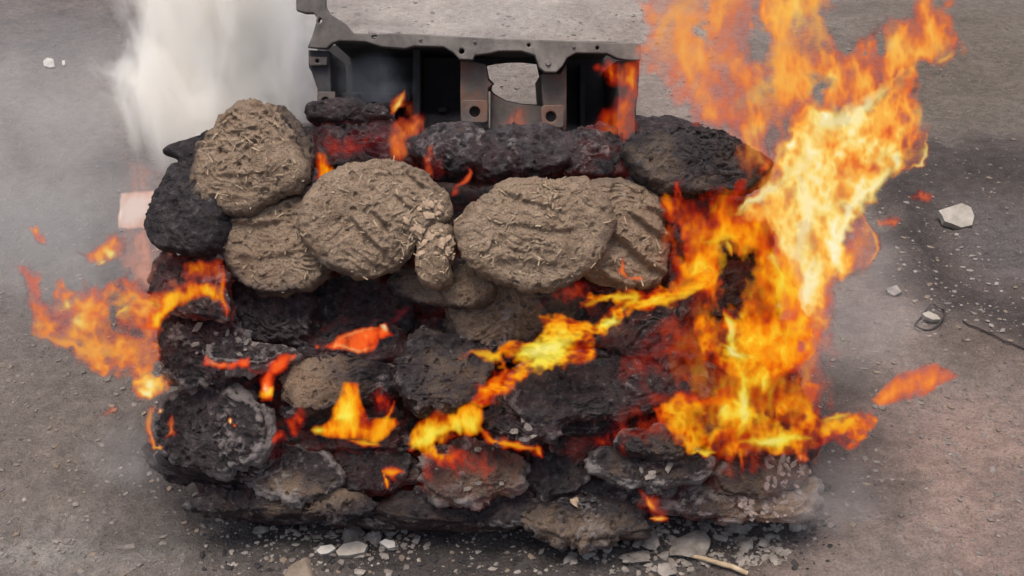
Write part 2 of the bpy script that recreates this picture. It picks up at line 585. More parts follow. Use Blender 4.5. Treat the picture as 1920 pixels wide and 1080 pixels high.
def cake_arrays(rad, thick, dome, seed, nth, nr, rough=1.0, groove=None, flaky=0.0):
    """an irregular hand-patted disc in its own frame: x right, y up its face, z out of its face"""
    th = np.linspace(0, 2 * math.pi, nth, endpoint=False)
    rm = rad.mean()
    rad = rad * (1 + 0.025 * rough * fbm(np.stack([np.cos(th) * 3 + seed, np.sin(th) * 3, th * 0 + seed * 2.3], 1), 3) + 0.016 * rough * fbm(np.stack([np.cos(th) * 11 + seed, np.sin(th) * 11, th * 0 + seed * 3.3], 1), 3))
    dl = min(0.13, thick * 0.5 / rm)             # a fairly sharp shoulder: pressed discs, not loaves
    prof = []                                    # (rho, h, blend of direction: 1 = along z, 0 = along radius)
    for t in np.linspace(0, 1, nr):
        rho = (1 - dl) * t
        prof.append((rho, thick / 2 + dome * (1 - (rho) ** 2), 1.0, 0))
    nrim = max(6, nr // 4)
    for ph in np.linspace(math.pi / 2, -math.pi / 2, nrim + 2)[1:-1]:
        prof.append((1 - dl + dl * math.cos(ph), (thick / 2 + dome * dl) * math.sin(ph) if ph > 0 else thick / 2 * math.sin(ph), math.sin(ph), 1))
    for t in np.linspace(1, 0, max(4, nr // 6)):
        prof.append(((1 - dl) * t, -thick / 2, -1.0, 0))
    prof = np.array(prof)
    K = len(prof)
    rho = prof[:, 0][:, None]
    x = rho * rad[None, :] * np.cos(th)[None, :]
    y = rho * rad[None, :] * np.sin(th)[None, :]
    z = np.repeat(prof[:, 1][:, None], nth, 1)
    P = np.stack([x, y, z], -1).reshape(-1, 3)
    cz = np.repeat(prof[:, 2][:, None], nth, 1).ravel()
    cr = np.sqrt(np.clip(1 - cz * cz, 0, 1))
    dirs = np.stack([cr * np.tile(np.cos(th), K), cr * np.tile(np.sin(th), K), cz], 1)
    off = np.array([seed * 5.3, seed * 2.9, seed * 1.3])
    Q = P + off
    # broad lumps, fibrous clumps, pits
    d = 0.0060 * fbm(Q * 15, 3) + 0.0017 * fbm(Q * 60 + 3, 3)
    wv3 = np.stack([perlin(Q * 22), perlin(Q * 22 + 9), perlin(Q * 22 + 21)], 1)
    Qs = Q * np.array([38, 66, 50]) + 2.2 * wv3          # clumps drawn out sideways by the hand that patted them
    ridg = 1 - np.abs(perlin(Qs))
    clump = np.abs(perlin(Q * np.array([70, 105, 90]) + 1.6 * wv3 + 13))
    patchy = 0.25 + 0.95 * smooth(-0.25, 0.4, fbm(Q * 17 + 61, 2))     # kneaded flat in places, torn fibrous in others
    d = d + patchy * (0.0034 * (ridg ** 3 - 0.4) + 0.0060 * (np.minimum(clump, 0.35) - 0.2))
    d = d - 0.0034 * smooth(0.36, 0.58, perlin(Q * 85 + 7)) - 0.0022 * smooth(0.42, 0.6, perlin(Q * 140 + 27))
    d = d * rough
    if groove is not None:
        ang, amp, space, cx_, cy_, sp, nf = groove
        ca, sa = math.cos(ang), math.sin(ang)
        x0_, y0_ = P[:, 0] - cx_ * rm, P[:, 1] - cy_ * rm
        gxx = x0_ * ca + y0_ * sa
        gyy = -x0_ * sa + y0_ * ca + 0.006 * fbm(Q * 12 + 11, 2) + 0.0016 * fbm(Q * 60, 2)
        rgk = np.random.default_rng(seed * 13 + 5)
        for k in range(nf):
            yk = (k - (nf - 1) / 2 + 0.45 * (rgk.random() - 0.5)) * space
            amp = groove[1] * (0.5 + 0.75 * rgk.random())
            xk = (rgk.random() - 0.5) * 0.5 * sp * rm
            L = sp * rm * (0.5 + 0.65 * rgk.random())
            cv = 0.6 + 3.6 * rgk.random()
            sdg = gyy - yk - cv * gxx * gxx - 0.25 * (rgk.random() - 0.5) * gxx
            ext = smooth(1.0, 0.55, np.abs(gxx - xk) / L) * (cz > 0)
            wd = space * (0.18 + 0.08 * rgk.random())
            tr = np.where(sdg > 0, np.exp(-(sdg / (wd * 0.35)) ** 2), np.exp(-(sdg / (wd * 1.15)) ** 2))
            lip = np.exp(-((sdg - wd * 0.85) / (wd * 0.5)) ** 2)
            d = d * (1 - 0.45 * ext * tr) + amp * ext * (0.75 * lip * (1 + 0.5 * fbm(Q * 55 + 5, 2)) - 1.25 * tr)
    if flaky:
        lay = ((P[:, 2] + 0.004 * fbm(Q * 25, 2)) / (thick / 3.2)) % 1.0
        d = d + flaky * (smooth(0.0, 0.35, lay) - smooth(0.75, 1.0, lay) - 0.4) * cr
        d = d + flaky * 0.9 * np.sign(perlin(Q * 42 + 70)) * smooth(0.05, 0.2, np.abs(perlin(Q * 42 + 70))) * cr
    P = P + dirs * d[:, None]
    idx = np.arange(K * nth).reshape(K, nth)
    nx_ = np.roll(idx, -1, 1)
    f = np.stack([idx[:-1], idx[1:], nx_[1:], nx_[:-1]], -1).reshape(-1, 4)
    rr = np.repeat(prof[:, 0][:, None], nth, 1).ravel()
    return P, f, rr, cz, d, Q


def cake(label, outline, dY=0.0, elev=35, yaw=0, thick=0.04, dome=0.010, burn=(0, 0, 0, 0), ash=0.0, seed=1, glow=0.0,
         groove=None, res=(150, 36), rough=1.0, flaky=0.0, group='dung cakes stacked on the burning pile', ash_rim=0.0):
    outline = np.asarray(outline, float)
    c = 0.5 * (outline.mean(0) + 0.5 * (outline.max(0) + outline.min(0)))
    Y = float(front(c[1])) + dY
    P0 = at(c[0], c[1], Y)
    el, ya = R(elev), R(yaw)
    n = np.array([math.sin(ya) * math.cos(el), -math.cos(ya) * math.cos(el), math.sin(el)])
    u = np.array([math.cos(ya), math.sin(ya), 0])
    v = np.cross(n, u)
    W = on_plane(outline, P0, n) - P0
    loc2 = np.stack([W @ u, W @ v], 1)
    th, rad = polar_radius(loc2, res[0])
    P, f, rr, cz, d, Q = cake_arrays(rad, thick, dome, seed, res[0], res[1], rough, groove, flaky)
    rm = rad.mean()
    b = burn[0] + burn[1] * P[:, 0] / rm + burn[2] * P[:, 1] / rm + burn[3] * smooth(0.72, 1.0, rr)
    b = b + 0.12 * fbm(Q * 9, 2)
    b = np.where(cz < -0.3, np.maximum(b, 0.75), b)
    s_ = ash + (ash + ash_rim > 0) * 0.38 * smooth(0.002, 0.008, d) + ash_rim * smooth(0.78, 1.0, rr) + 0.25 * fbm(Q * 14 + 33, 2) * (ash + ash_rim > 0)
    o = mesh_obj('dung_cake', P, f, M['dung'], attrs={'burn': np.clip(b, 0, 1.3), 'ash': np.clip(s_, 0, 1), 'glow': np.full(len(P), glow)})
    m = Matrix(((u[0], v[0], n[0], P0[0]), (u[1], v[1], n[1], P0[1]), (u[2], v[2], n[2], P0[2]), (0, 0, 0, 1)))
    o.matrix_world = m
    tag(o, label, 'dung cake', group)
    o_front = (P, rr, cz, rm)
    return o, o_front


def straws(o, fr, n, seed, lmin=0.003, lmax=0.015, mat=None, where=None):
    """short straw ends pressed into a cake's face: far too many and too small to count"""
    P, rr, cz, rm = fr
    rg = np.random.default_rng(seed)
    okv = np.where((cz > 0.5) & (rr > 0.08))[0]
    if where is not None:
        d = np.hypot(P[okv, 0] / rm - where[0], P[okv, 1] / rm - where[1])
        okv = okv[d < where[2]]
    pr = rr[okv] / rr[okv].sum()                       # spread evenly over the face
    V, F = [], []
    for k in range(n):
        p = P[rg.choice(okv, p=pr)]
        L = lmin + (lmax - lmin) * rg.random() ** 3
        wd = 0.00035 + 0.0005 * rg.random()
        a_ = rg.random() * math.pi
        tilt = (rg.random() - 0.4) * 0.5
        dx = np.array([math.cos(a_) * math.cos(tilt), math.sin(a_) * math.cos(tilt), math.sin(tilt)])
        dy = np.array([-math.sin(a_), math.cos(a_), 0])
        dz = np.cross(dx, dy)
        c = p + np.array([0, 0, 0.0008])
        b = len(V)
        for sx in (-1, 1):
            for sy in (-1, 1):
                for sz in (-1, 1):
                    V.append(c + dx * sx * L / 2 + dy * sy * wd + dz * sz * wd * 0.7)
        F += [[b, b + 1, b + 3, b + 2], [b + 4, b + 6, b + 7, b + 5], [b, b + 4, b + 5, b + 1], [b + 2, b + 3, b + 7, b + 6], [b, b + 2, b + 6, b + 4], [b + 1, b + 5, b + 7, b + 3]]
    s = mesh_obj('straw', V, np.array(F), mat or M['straw'], parent=o, shade=False)
    s['kind'] = 'stuff'


def crumbs(o, fr, n, seed, where, size=(0.004, 0.010), mat=None, name='crumb'):
    P, rr, cz, rm = fr
    rg = np.random.default_rng(seed)
    okv = np.where(cz > 0.2)[0]
    d = np.hypot(P[okv, 0] / rm - where[0], P[okv, 1] / rm - where[1])
    okv = okv[d < where[2]]
    if not len(okv):
        return
    pr = rr[okv] + 0.01
    pr = pr / pr.sum()
    for k in range(n):
        p = P[rg.choice(okv, p=pr)]
        r = size[0] + (size[1] - size[0]) * rg.random()
        v, f = lump_arrays(r, seed * 31 + k, 1, 0.6, 0.4)
        v[:, 0] *= 1.0 + rg.random()
        a_ = rg.random() * 6.28
        v = v @ np.array([[math.cos(a_), math.sin(a_), 0], [-math.sin(a_), math.cos(a_), 0], [0, 0, 1]])
        c = mesh_obj(name, v, f, mat or M['crumb'], parent=o, shade=False)
        c.location = p + np.array([0, 0, r * 0.25])
        c.rotation_euler = ((rg.random() - .5) * 0.7, (rg.random() - .5) * 0.7, 0)


HI = (260, 74)
G = None
# ---- the dry brown cakes of the upper rows
o, fr = cake('big brown domed dung cake topmost at the pile\'s left corner beside the engine block',
     [(370, 273), (400, 245), (427, 213), (457, 193), (487, 193), (515, 196), (535, 227), (550, 257), (564, 283), (584, 313), (586, 337), (570, 354), (537, 369), (503, 385), (477, 402), (437, 403), (403, 401), (372, 389), (358, 350), (362, 310)],
     dY=-0.055, elev=34, yaw=-6, thick=0.035, dome=0.014, burn=(0.06, -0.16, -0.14, 0.34), seed=1, groove=(R(14), 0.0014, 0.030, -0.1, -0.2, 0.7, 4), res=HI, rough=1.25)
straws(o, fr, 60, 1)
o, fr = cake('blackened dung cake half hidden behind the topmost left cake, pointed at one end',
     [(308, 280), (337, 267), (367, 257), (400, 238), (440, 204), (480, 196), (517, 196), (540, 207), (565, 231), (588, 260), (593, 297), (588, 335), (540, 372), (420, 392), (355, 383), (340, 355), (337, 297), (310, 293)],
     dY=-0.015, elev=34, yaw=4, thick=0.04, dome=0.0, burn=(0.75, -0.25, 0, 0), seed=2, res=(180, 40))
o, fr = cake('soot black dung cake jutting from the pile\'s left side under the topmost cake',
     [(337, 300), (318, 343), (297, 390), (287, 422), (297, 455), (313, 474), (337, 474), (380, 484), (420, 474), (432, 430), (430, 390), (410, 350), (370, 320)],
     dY=-0.035, elev=32, yaw=-22, thick=0.05, dome=0.010, burn=(0.95, -0.1, 0, 0), seed=3, rough=0.8)
o, fr = cake('brown dung cake with layered lower edge under the topmost left cake',
     [(408, 425), (440, 400), (500, 385), (565, 362), (602, 378), (622, 430), (620, 480), (613, 525), (588, 542), (540, 552), (493, 558), (460, 543), (436, 510), (420, 470)],
     dY=-0.03, elev=30, yaw=-4, thick=0.045, dome=0.010, burn=(0.14, -0.12, -0.16, 0.36), seed=4, groove=(R(6), 0.0048, 0.046, 0, -0.3, 1.0, 3), res=HI, rough=1.15)
straws(o, fr, 30, 4)
o, fr = cake('round brown dung cake with finger grooves and a crumbling right edge, left of the pair',
     [(653, 302), (703, 297), (760, 305), (803, 332), (837, 367), (851, 392), (847, 418), (812, 440), (790, 458), (776, 486), (748, 508), (700, 525), (668, 526), (630, 506), (590, 478), (565, 440), (560, 402), (570, 367), (603, 332)],
     dY=-0.06, elev=33, yaw=3, thick=0.036, dome=0.016, burn=(0.02, 0.0, -0.12, 0.30), seed=5, groove=(R(-42), 0.0056, 0.032, 0.26, 0.12, 0.42, 4), res=HI)
straws(o, fr, 70, 5)
straws(o, fr, 45, 55, where=(0.72, -0.05, 0.5))
crumbs(o, fr, 26, 5, (0.8, -0.08, 0.34), (0.0025, 0.0065))
o, fr = cake('round brown dung cake with long pressed folds, right of the pair',
     [(853, 415), (873, 387), (910, 363), (960, 338), (1013, 333), (1093, 332), (1122, 350), (1141, 380), (1148, 417), (1144, 445), (1133, 480), (1107, 510), (1073, 530), (1027, 545), (993, 549), (947, 539), (900, 512), (873, 485), (859, 468), (855, 443)],
     dY=-0.07, elev=33, yaw=4, thick=0.036, dome=0.015, burn=(0.02, 0.03, -0.06, 0.30), seed=6, groove=(R(-14), 0.0036, 0.040, -0.15, -0.22, 0.75, 4), res=HI)
straws(o, fr, 70, 6)
straws(o, fr, 40, 66, where=(-0.2, 0.6, 0.6))
o, fr = cake('grey brown dung cake tucked behind the right round cake at the flames\' edge',
     [(1098, 345), (1125, 336), (1160, 332), (1203, 347), (1227, 370), (1241, 410), (1248, 463), (1244, 513), (1233, 535), (1203, 542), (1160, 540), (1113, 528), (1080, 510), (1080, 380)],
     dY=-0.03, elev=31, yaw=10, thick=0.04, dome=0.010, burn=(0.16, 0.2, 0.0, 0.2), seed=7, groove=(R(-34), 0.0060, 0.040, 0.2, -0.35, 0.9, 4), res=HI)
straws(o, fr, 25, 7)
o, fr = cake('narrow broken brown dung cake piece with crumbs wedged between the two round cakes',
     [(780, 462), (800, 430), (826, 412), (848, 425), (855, 463), (846, 490), (849, 530), (822, 545), (790, 531), (776, 508)],
     dY=-0.065, elev=33, yaw=0, thick=0.034, dome=0.012, burn=(0.0, 0.05, -0.1, 0.15), seed=8, res=(170, 44))
straws(o, fr, 30, 8)
crumbs(o, fr, 24, 8, (0.1, 0.45, 0.8), (0.0025, 0.0065))
o, fr = cake('small dung cake showing under the broken piece, brown fading to soot',
     [(830, 508), (885, 497), (918, 523), (932, 542), (918, 562), (887, 576), (858, 582), (832, 574), (822, 540)],
     dY=-0.03, elev=38, yaw=6, thick=0.03, dome=0.010, burn=(0.22, 0, -0.1, 0.25), seed=9, res=(150, 40))
o, fr = cake('thin dark dung cake edge under the left round cake',
     [(722, 530), (745, 505), (800, 505), (850, 540), (840, 574), (790, 574), (742, 556)],
     dY=-0.015, elev=42, yaw=-6, thick=0.03, dome=0.006, burn=(0.45, -0.2, 0, 0.2), seed=10)
o, fr = cake('reddish dark dung cake at the pile\'s upper right corner licked by flames',
     [(1163, 292), (1180, 262), (1213, 247), (1257, 238), (1313, 243), (1353, 247), (1373, 262), (1413, 285), (1442, 310), (1440, 335), (1400, 367), (1340, 368), (1290, 374), (1240, 362), (1205, 347), (1178, 322)],
     dY=-0.03, elev=36, yaw=8, thick=0.05, dome=0.012, burn=(0.68, 0.05, 0.05, 0.1), seed=11, rough=1.2, res=(200, 50))
# ---- charred cakes behind the top row, below the engine block
for lab, pts, dy, sd_, bn, ah in [
    ('charred lumpy dung cake lying against the engine block\'s lower left edge', [(579, 208), (620, 198), (660, 190), (692, 203), (735, 210), (738, 235), (690, 243), (613, 238), (586, 230)], 0.02, 12, 0.85, 0.12),
    ('dark dung cake with red glow behind the left round cake', [(592, 245), (660, 235), (738, 238), (775, 270), (770, 320), (690, 335), (610, 325), (590, 300)], 0.02, 13, 0.85, 0.05),
    ('ash flecked charred dung cake in the dip between the two round cakes', [(766, 288), (795, 253), (832, 240), (870, 236), (905, 250), (915, 292), (890, 320), (850, 335), (812, 330)], -0.005, 14, 0.9, 0.22),
    ('charred dung cake with a pale flaking edge below the block\'s window', [(895, 262), (941, 241), (1000, 241), (1052, 254), (1078, 285), (1076, 318), (1033, 328), (978, 335), (930, 345), (890, 330)], 0.0, 15, 0.95, 0.16),
    ('purple black dung cake behind the grey brown cake and under the block', [(1050, 262), (1100, 245), (1150, 250), (1185, 290), (1180, 335), (1120, 345), (1070, 330)], 0.0, 16, 0.95, 0.08),
]:
    o, fr = cake(lab, pts, dY=dy, elev=48, thick=0.045, dome=0.012, burn=(bn, 0, 0, 0.1), ash=ah, seed=sd_, rough=1.5, flaky=0.003, glow=1.0 if sd_ in (13, 16) else 0.35)
# ---- the burnt middle and lower rows
LOW = [
    ('small charred dung cake in flames under the soot black left cake', [(290, 522), (300, 492), (330, 474), (380, 480), (425, 490), (432, 560), (420, 600), (360, 592), (305, 572), (289, 552)], -0.02, 38, -20, (0.85, 0, 0, 0), 0.05, 20),
    ('charred dung cake below the layered brown cake', [(420, 515), (470, 540), (560, 538), (590, 560), (585, 625), (560, 645), (480, 645), (430, 605)], 0.0, 34, -8, (0.95, 0, 0, 0), 0.0, 21),
    ('shadowed black dung cake under the left round cake', [(560, 560), (600, 525), (700, 520), (770, 545), (785, 620), (740, 640), (690, 640), (600, 625), (562, 605)], 0.03, 35, 0, (1.0, 0, 0, 0), 0.0, 22),
    ('dull brown dung cake blackened at its lower edge beneath the right round cake', [(832, 592), (850, 560), (920, 540), (1000, 535), (1080, 530), (1115, 560), (1095, 602), (1025, 630), (950, 648), (880, 643), (845, 622)], 0.0, 36, 4, (0.42, 0.1, -0.1, 0.2), 0.02, 23),
    ('charred dung cake with a curled ash rim on the pile\'s left side', [(298, 645), (308, 597), (350, 570), (400, 573), (447, 600), (474, 640), (455, 682), (400, 717), (340, 724), (303, 692)], -0.015, 42, -16, (0.95, 0, 0, 0), 0.1, 24),
    ('flat ash grey dung cake above the glowing red crack', [(388, 658), (400, 640), (450, 636), (482, 652), (540, 656), (566, 665), (505, 690), (440, 690), (395, 680)], -0.035, 58, -6, (0.8, 0, 0, 0), 0.42, 25),
    ('wide black dung cake over the red ember slit', [(462, 640), (560, 610), (640, 598), (740, 608), (768, 650), (740, 680), (640, 690), (540, 700), (480, 690)], 0.0, 52, -2, (0.95, 0, 0, 0), 0.05, 26),
    ('half burnt dung cake with a brown fibrous face left of the middle', [(522, 722), (545, 690), (600, 666), (680, 660), (740, 690), (747, 732), (700, 752), (640, 768), (590, 777), (540, 762)], -0.03, 44, -4, (0.5, 0.25, 0.0, 0.25), 0.05, 27),
    ('round dark grey dung cake at the pile\'s centre', [(742, 690), (760, 648), (800, 620), (850, 620), (902, 650), (918, 700), (902, 750), (850, 772), (790, 770), (753, 741)], -0.03, 40, 2, (0.72, 0, 0, 0), 0.06, 28),
    ('large lumpy charcoal dung cake, widest in the pile, right of centre', [(935, 755), (960, 700), (1010, 680), (1100, 662), (1200, 652), (1290, 662), (1337, 700), (1332, 752), (1250, 772), (1160, 788), (1080, 790), (1000, 800)], -0.035, 44, 6, (0.76, 0.05, 0, 0), 0.06, 29),
    ('purplish charred dung cake above the widest one, next to the big flame', [(1125, 640), (1150, 590), (1220, 562), (1320, 556), (1384, 590), (1393, 640), (1340, 672), (1240, 682), (1160, 674)], -0.01, 42, 8, (0.88, 0, 0, 0), 0.06, 30),
    ('dark dung cake behind the ribbon of flame', [(1030, 600), (1100, 555), (1180, 545), (1260, 550), (1260, 620), (1180, 650), (1080, 650)], 0.015, 40, 4, (0.9, 0, 0, 0), 0.0, 31),
    ('charred dung cake with an ash ringed hollow face at the lower left corner', [(300, 802), (318, 752), (370, 728), (440, 732), (502, 768), (512, 822), (482, 867), (420, 888), (350, 874), (308, 847)], -0.035, 34, -14, (1.05, 0, 0, -0.2), 0.0, 32),
    ('soot black dung cake at the foot of the lower left corner', [(272, 850), (300, 822), (380, 860), (465, 860), (455, 902), (380, 908), (308, 897)], 0.0, 50, -12, (1.0, 0, 0, 0), 0.0, 33),
    ('knobbly burnt dung cake with grey veins beside the yellow flames', [(903, 782), (938, 748), (1000, 743), (1052, 768), (1064, 800), (1010, 827), (950, 827), (913, 812)], -0.05, 44, 0, (0.85, 0, 0, 0), 0.16, 34),
    ('grey wrinkled dung cake low on the left with a burnt brown edge', [(452, 892), (478, 850), (540, 833), (620, 858), (655, 900), (622, 932), (560, 947), (490, 922)], -0.025, 52, -6, (0.62, 0, 0.3, 0.1), 0.14, 35),
    ('shadowed dung cake under the pointed yellow flame', [(555, 842), (620, 808), (710, 815), (768, 850), (778, 892), (720, 924), (640, 924), (580, 892)], 0.0, 52, 0, (0.8, 0, 0, 0), 0.05, 36),
    ('reddish grey crusted dung cake below the yellow flames', [(788, 882), (798, 850), (870, 828), (940, 838), (988, 870), (984, 912), (922, 938), (850, 948), (798, 922)], -0.03, 50, 2, (0.62, 0, 0.2, 0), 0.2, 37),
    ('small charred dung cake right of the reddish grey crusted one', [(980, 880), (1018, 848), (1080, 853), (1104, 890), (1082, 928), (1020, 938), (986, 916)], -0.012, 50, 4, (0.85, 0, 0, 0), 0.1, 38),
    ('dark grey dung cake with a jagged flaking rim low on the right', [(1098, 860), (1130, 838), (1220, 842), (1330, 852), (1348, 875), (1302, 902), (1230, 917), (1160, 907), (1113, 887)], -0.045, 56, 4, (0.72, 0, 0, 0), 0.16, 39),
    ('small rounded grey charred lump resting on the jagged rimmed cake', [(1156, 835), (1176, 810), (1230, 806), (1284, 825), (1278, 852), (1230, 860), (1178, 855)], -0.06, 48, 2, (0.7, 0, 0, 0), 0.16, 40),
    ('reddish brown smouldering dung cake at the lower right end', [(1335, 900), (1360, 860), (1420, 845), (1490, 850), (1512, 890), (1484, 925), (1400, 935), (1346, 928)], -0.02, 50, 14, (0.6, 0, 0, 0), 0.1, 41),
    ('flat grey brown dung cake jutting from the bottom at the left, shadow beneath', [(352, 952), (400, 920), (480, 912), (560, 925), (575, 950), (560, 962), (480, 964), (385, 968)], -0.028, 60, -4, (0.75, -0.1, 0.3, 0), 0.08, 42),
    ('tan edged dung cake in the bottom row next to the flat jutting one', [(556, 950), (580, 928), (640, 920), (700, 938), (708, 962), (640, 973), (580, 968)], -0.035, 54, 0, (0.5, 0, -0.3, 0.1), 0.03, 43),
    ('long low grey dung cake in the middle of the bottom row', [(688, 958), (740, 925), (860, 930), (980, 928), (1014, 960), (962, 986), (860, 987), (760, 977)], -0.02, 58, 0, (0.78, 0, 0.1, 0), 0.08, 44),
    ('brown dung cake with a pale spot sagging onto the ash at the bottom', [(966, 972), (1000, 935), (1080, 918), (1180, 932), (1224, 965), (1214, 1000), (1150, 1017), (1080, 1020), (1018, 1002)], -0.03, 58, 4, (0.66, 0.1, 0.2, 0), 0.08, 45),
    ('reddish crumbling dung cake at the bottom right end of the pile', [(1222, 952), (1260, 912), (1360, 895), (1460, 905), (1532, 900), (1524, 960), (1482, 977), (1380, 978), (1290, 972)], -0.02, 56, 8, (0.42, -0.3, 0.1, 0), 0.2, 46),
    ('dark dung cake behind the big flame under the reddish corner cake', [(1245, 392), (1300, 372), (1400, 375), (1452, 400), (1450, 470), (1380, 490), (1290, 485), (1248, 450)], 0.0, 36, 10, (0.9, 0, 0, 0), 0.0, 47),
    ('blackened dung cake glimpsed through the big flame\'s dark hollow', [(1245, 480), (1330, 465), (1420, 470), (1462, 520), (1450, 590), (1370, 605), (1280, 590), (1240, 550)], 0.0, 38, 10, (0.95, 0, 0, 0), 0.0, 48),
    ('burnt dung cake behind the low flames on the right', [(1310, 700), (1370, 650), (1450, 660), (1490, 720), (1490, 800), (1430, 850), (1340, 840), (1300, 780)], -0.005, 40, 12, (0.85, 0, 0, 0), 0.0, 49),
    ('charred dung cake in the dark gap right of the knobbly burnt one', [(1040, 800), (1090, 775), (1160, 780), (1190, 815), (1160, 850), (1090, 860), (1045, 840)], 0.0, 48, 2, (0.95, 0, 0, 0), 0.05, 50),
    ('charred dung cake behind the pointed yellow flame', [(500, 790), (560, 760), (660, 770), (750, 760), (790, 790), (770, 840), (680, 850), (580, 845), (510, 830)], 0.01, 46, 0, (0.95, 0, 0, 0), 0.06, 51),
    ('long thin dark slab of pressed dung sticking out along the pile\'s bottom edge', [(378, 966), (420, 952), (560, 956), (720, 960), (880, 962), (1000, 968), (990, 986), (860, 992), (700, 984), (560, 976), (440, 972)], -0.012, 64, 0, (0.8, 0, 0, 0), 0.03, 52),
    ('thin burnt dung layer edge under the wrinkled grey cake', [(400, 920), (450, 905), (560, 915), (650, 925), (640, 940), (560, 946), (470, 938)], -0.015, 62, -4, (0.85, 0, 0, 0), 0.05, 53),
    ('thin charred dung layer edge under the reddish grey crusted cake', [(770, 925), (830, 910), (930, 915), (1000, 925), (990, 945), (900, 950), (800, 945)], -0.015, 62, 0, (0.8, 0, 0, 0), 0.08, 54),
    ('thin dark dung layer under the jagged rimmed cake', [(1080, 905), (1150, 895), (1260, 900), (1330, 905), (1310, 930), (1200, 938), (1100, 930)], -0.012, 62, 4, (0.85, 0, 0, 0), 0.05, 55),
    ('thin sooty dung layer between the widest cake and the jagged rimmed one', [(1010, 800), (1080, 788), (1200, 785), (1300, 775), (1310, 795), (1220, 812), (1100, 815)], -0.015, 60, 4, (0.95, 0, 0, 0), 0.08, 56),
    ('thin black dung layer under the half burnt cake', [(515, 765), (580, 770), (680, 768), (760, 765), (750, 785), (640, 795), (540, 788)], -0.02, 60, -2, (0.95, 0, 0, 0), 0.06, 57),
    ('thin grey edged dung layer under the ash ringed cake', [(300, 868), (360, 872), (440, 880), (505, 850), (515, 870), (450, 898), (360, 892)], -0.03, 58, -10, (0.9, 0, 0, 0), 0.12, 58),
    ('thin purple grey dung layer over the widest cake', [(960, 690), (1060, 668), (1180, 648), (1300, 650), (1330, 668), (1200, 672), (1080, 690), (1000, 705)], -0.015, 58, 4, (0.9, 0, 0, 0), 0.1, 59),
    ('thin dark dung layer under the dull brown cake', [(830, 640), (900, 640), (1000, 642), (1050, 630), (1040, 655), (960, 668), (870, 662)], -0.005, 55, 2, (0.9, 0, 0, 0), 0.05, 60),
]
LOWC = {}
for lab, pts, dy, el, ya, bn, ah, sd_ in LOW:
    rim = 0.55 if sd_ in (24, 25, 32, 35, 39) else (0.25 if sd_ in (29, 34, 37, 46) else 0.08)
    LOWC[sd_] = cake(lab, pts, dY=dy, elev=min(el + 4, 68), yaw=ya, thick=0.032, dome=0.007, glow={20: .7, 24: .3, 26: .5, 30: .9, 31: .8, 36: .5, 37: .7, 41: .6, 46: .35, 47: 1, 48: 1, 49: 1, 50: .9, 51: .8, 29: .25, 34: .3}.get(sd_, 0.1), burn=bn, ash=ah, seed=sd_, rough=1.4 if sd_ < 42 else 1.7, flaky=0.0055, res=(210, 50), ash_rim=rim)
crumbs(*LOWC[46], 130, 46, (0.7, -0.1, 0.85), (0.0018, 0.0062), M['pink'], 'ash_flake')
crumbs(*LOWC[41], 45, 41, (0.7, -0.2, 0.8), (0.0018, 0.006), M['pink'], 'ash_flake')
crumbs(*LOWC[45], 3, 45, (-0.1, 0.15, 0.25), (0.003, 0.007), M['crumb'], 'ash_flake')
crumbs(*LOWC[25], 6, 25, (0.2, 0.1, 0.9), (0.003, 0.007), M['rock'], 'ash_flake')
crumbs(*LOWC[24], 10, 24, (0.4, 0.2, 0.6), (0.003, 0.007), M['rock'], 'ash_flake')
crumbs(*LOWC[34], 8, 34, (0.3, 0.0, 0.8), (0.003, 0.008), M['rock'], 'ash_flake')
crumbs(*LOWC[37], 12, 37, (0, 0.1, 0.9), (0.002, 0.006), M['rock'], 'ash_flake')
crumbs(*LOWC[39], 12, 39, (0.1, -0.4, 0.8), (0.003, 0.007), M['rock'], 'ash_flake')
# ---- cakes deeper inside the pile, lying flat in courses; they carry the rows in front and show only as dark gaps
core_meshes = []
for k in range(4):
    th = np.linspace(0, 2 * math.pi, 64, endpoint=False)
    rad = 0.115 * (1 + 0.08 * np.sin(2 * th + k) + 0.05 * np.sin(3 * th + 2 * k))
    P, f, rr, cz, d, Q = cake_arrays(rad, 0.044, 0.006, 60 + k, 64, 14, 1.3, None, 0.004)
    core_meshes.append((P, f))
zs = [0.05, 0.145, 0.21, 0.285, 0.345, 0.40, 0.453, 0.51]
ys = [1.20, 1.215, 1.24, 1.265, 1.29, 1.305, 1.325, 1.38]
first = {}
cnt = 0
for lv in range(9):
    z = 0.026 + lv * 0.047
    yb = float(np.interp(z, zs, ys))
    x0, x1 = (-0.36 + 0.006 * lv, 0.36 - 0.016 * lv)
    for row in range(2):
        for k in range(4):
            x = x0 + (x1 - x0) * k / 3 + random.uniform(-0.012, 0.012)
            y = yb + (0.155 if row == 0 else 0.345) + random.uniform(-0.01, 0.01)
            q = cnt % 4
            if q not in first:
                P, f = core_meshes[q]
                o = mesh_obj('dung_cake', P, f, M['dung'], attrs={'burn': np.full(len(P), 0.95), 'ash': np.zeros(len(P)), 'glow': np.full(len(P), 0.35)})
                tag(o, 'blackened dung cake lying flat in the dark inside of the pile', 'dung cake', 'blackened cakes deep inside the pile')
                first[q] = o
            else:
                o = first[q].copy()
                COL.objects.link(o)
            o.location = (x, y, z)
            o.rotation_euler = (random.uniform(-.06, .06), random.uniform(-.06, .06), random.uniform(0, 6.28))
            cnt += 1

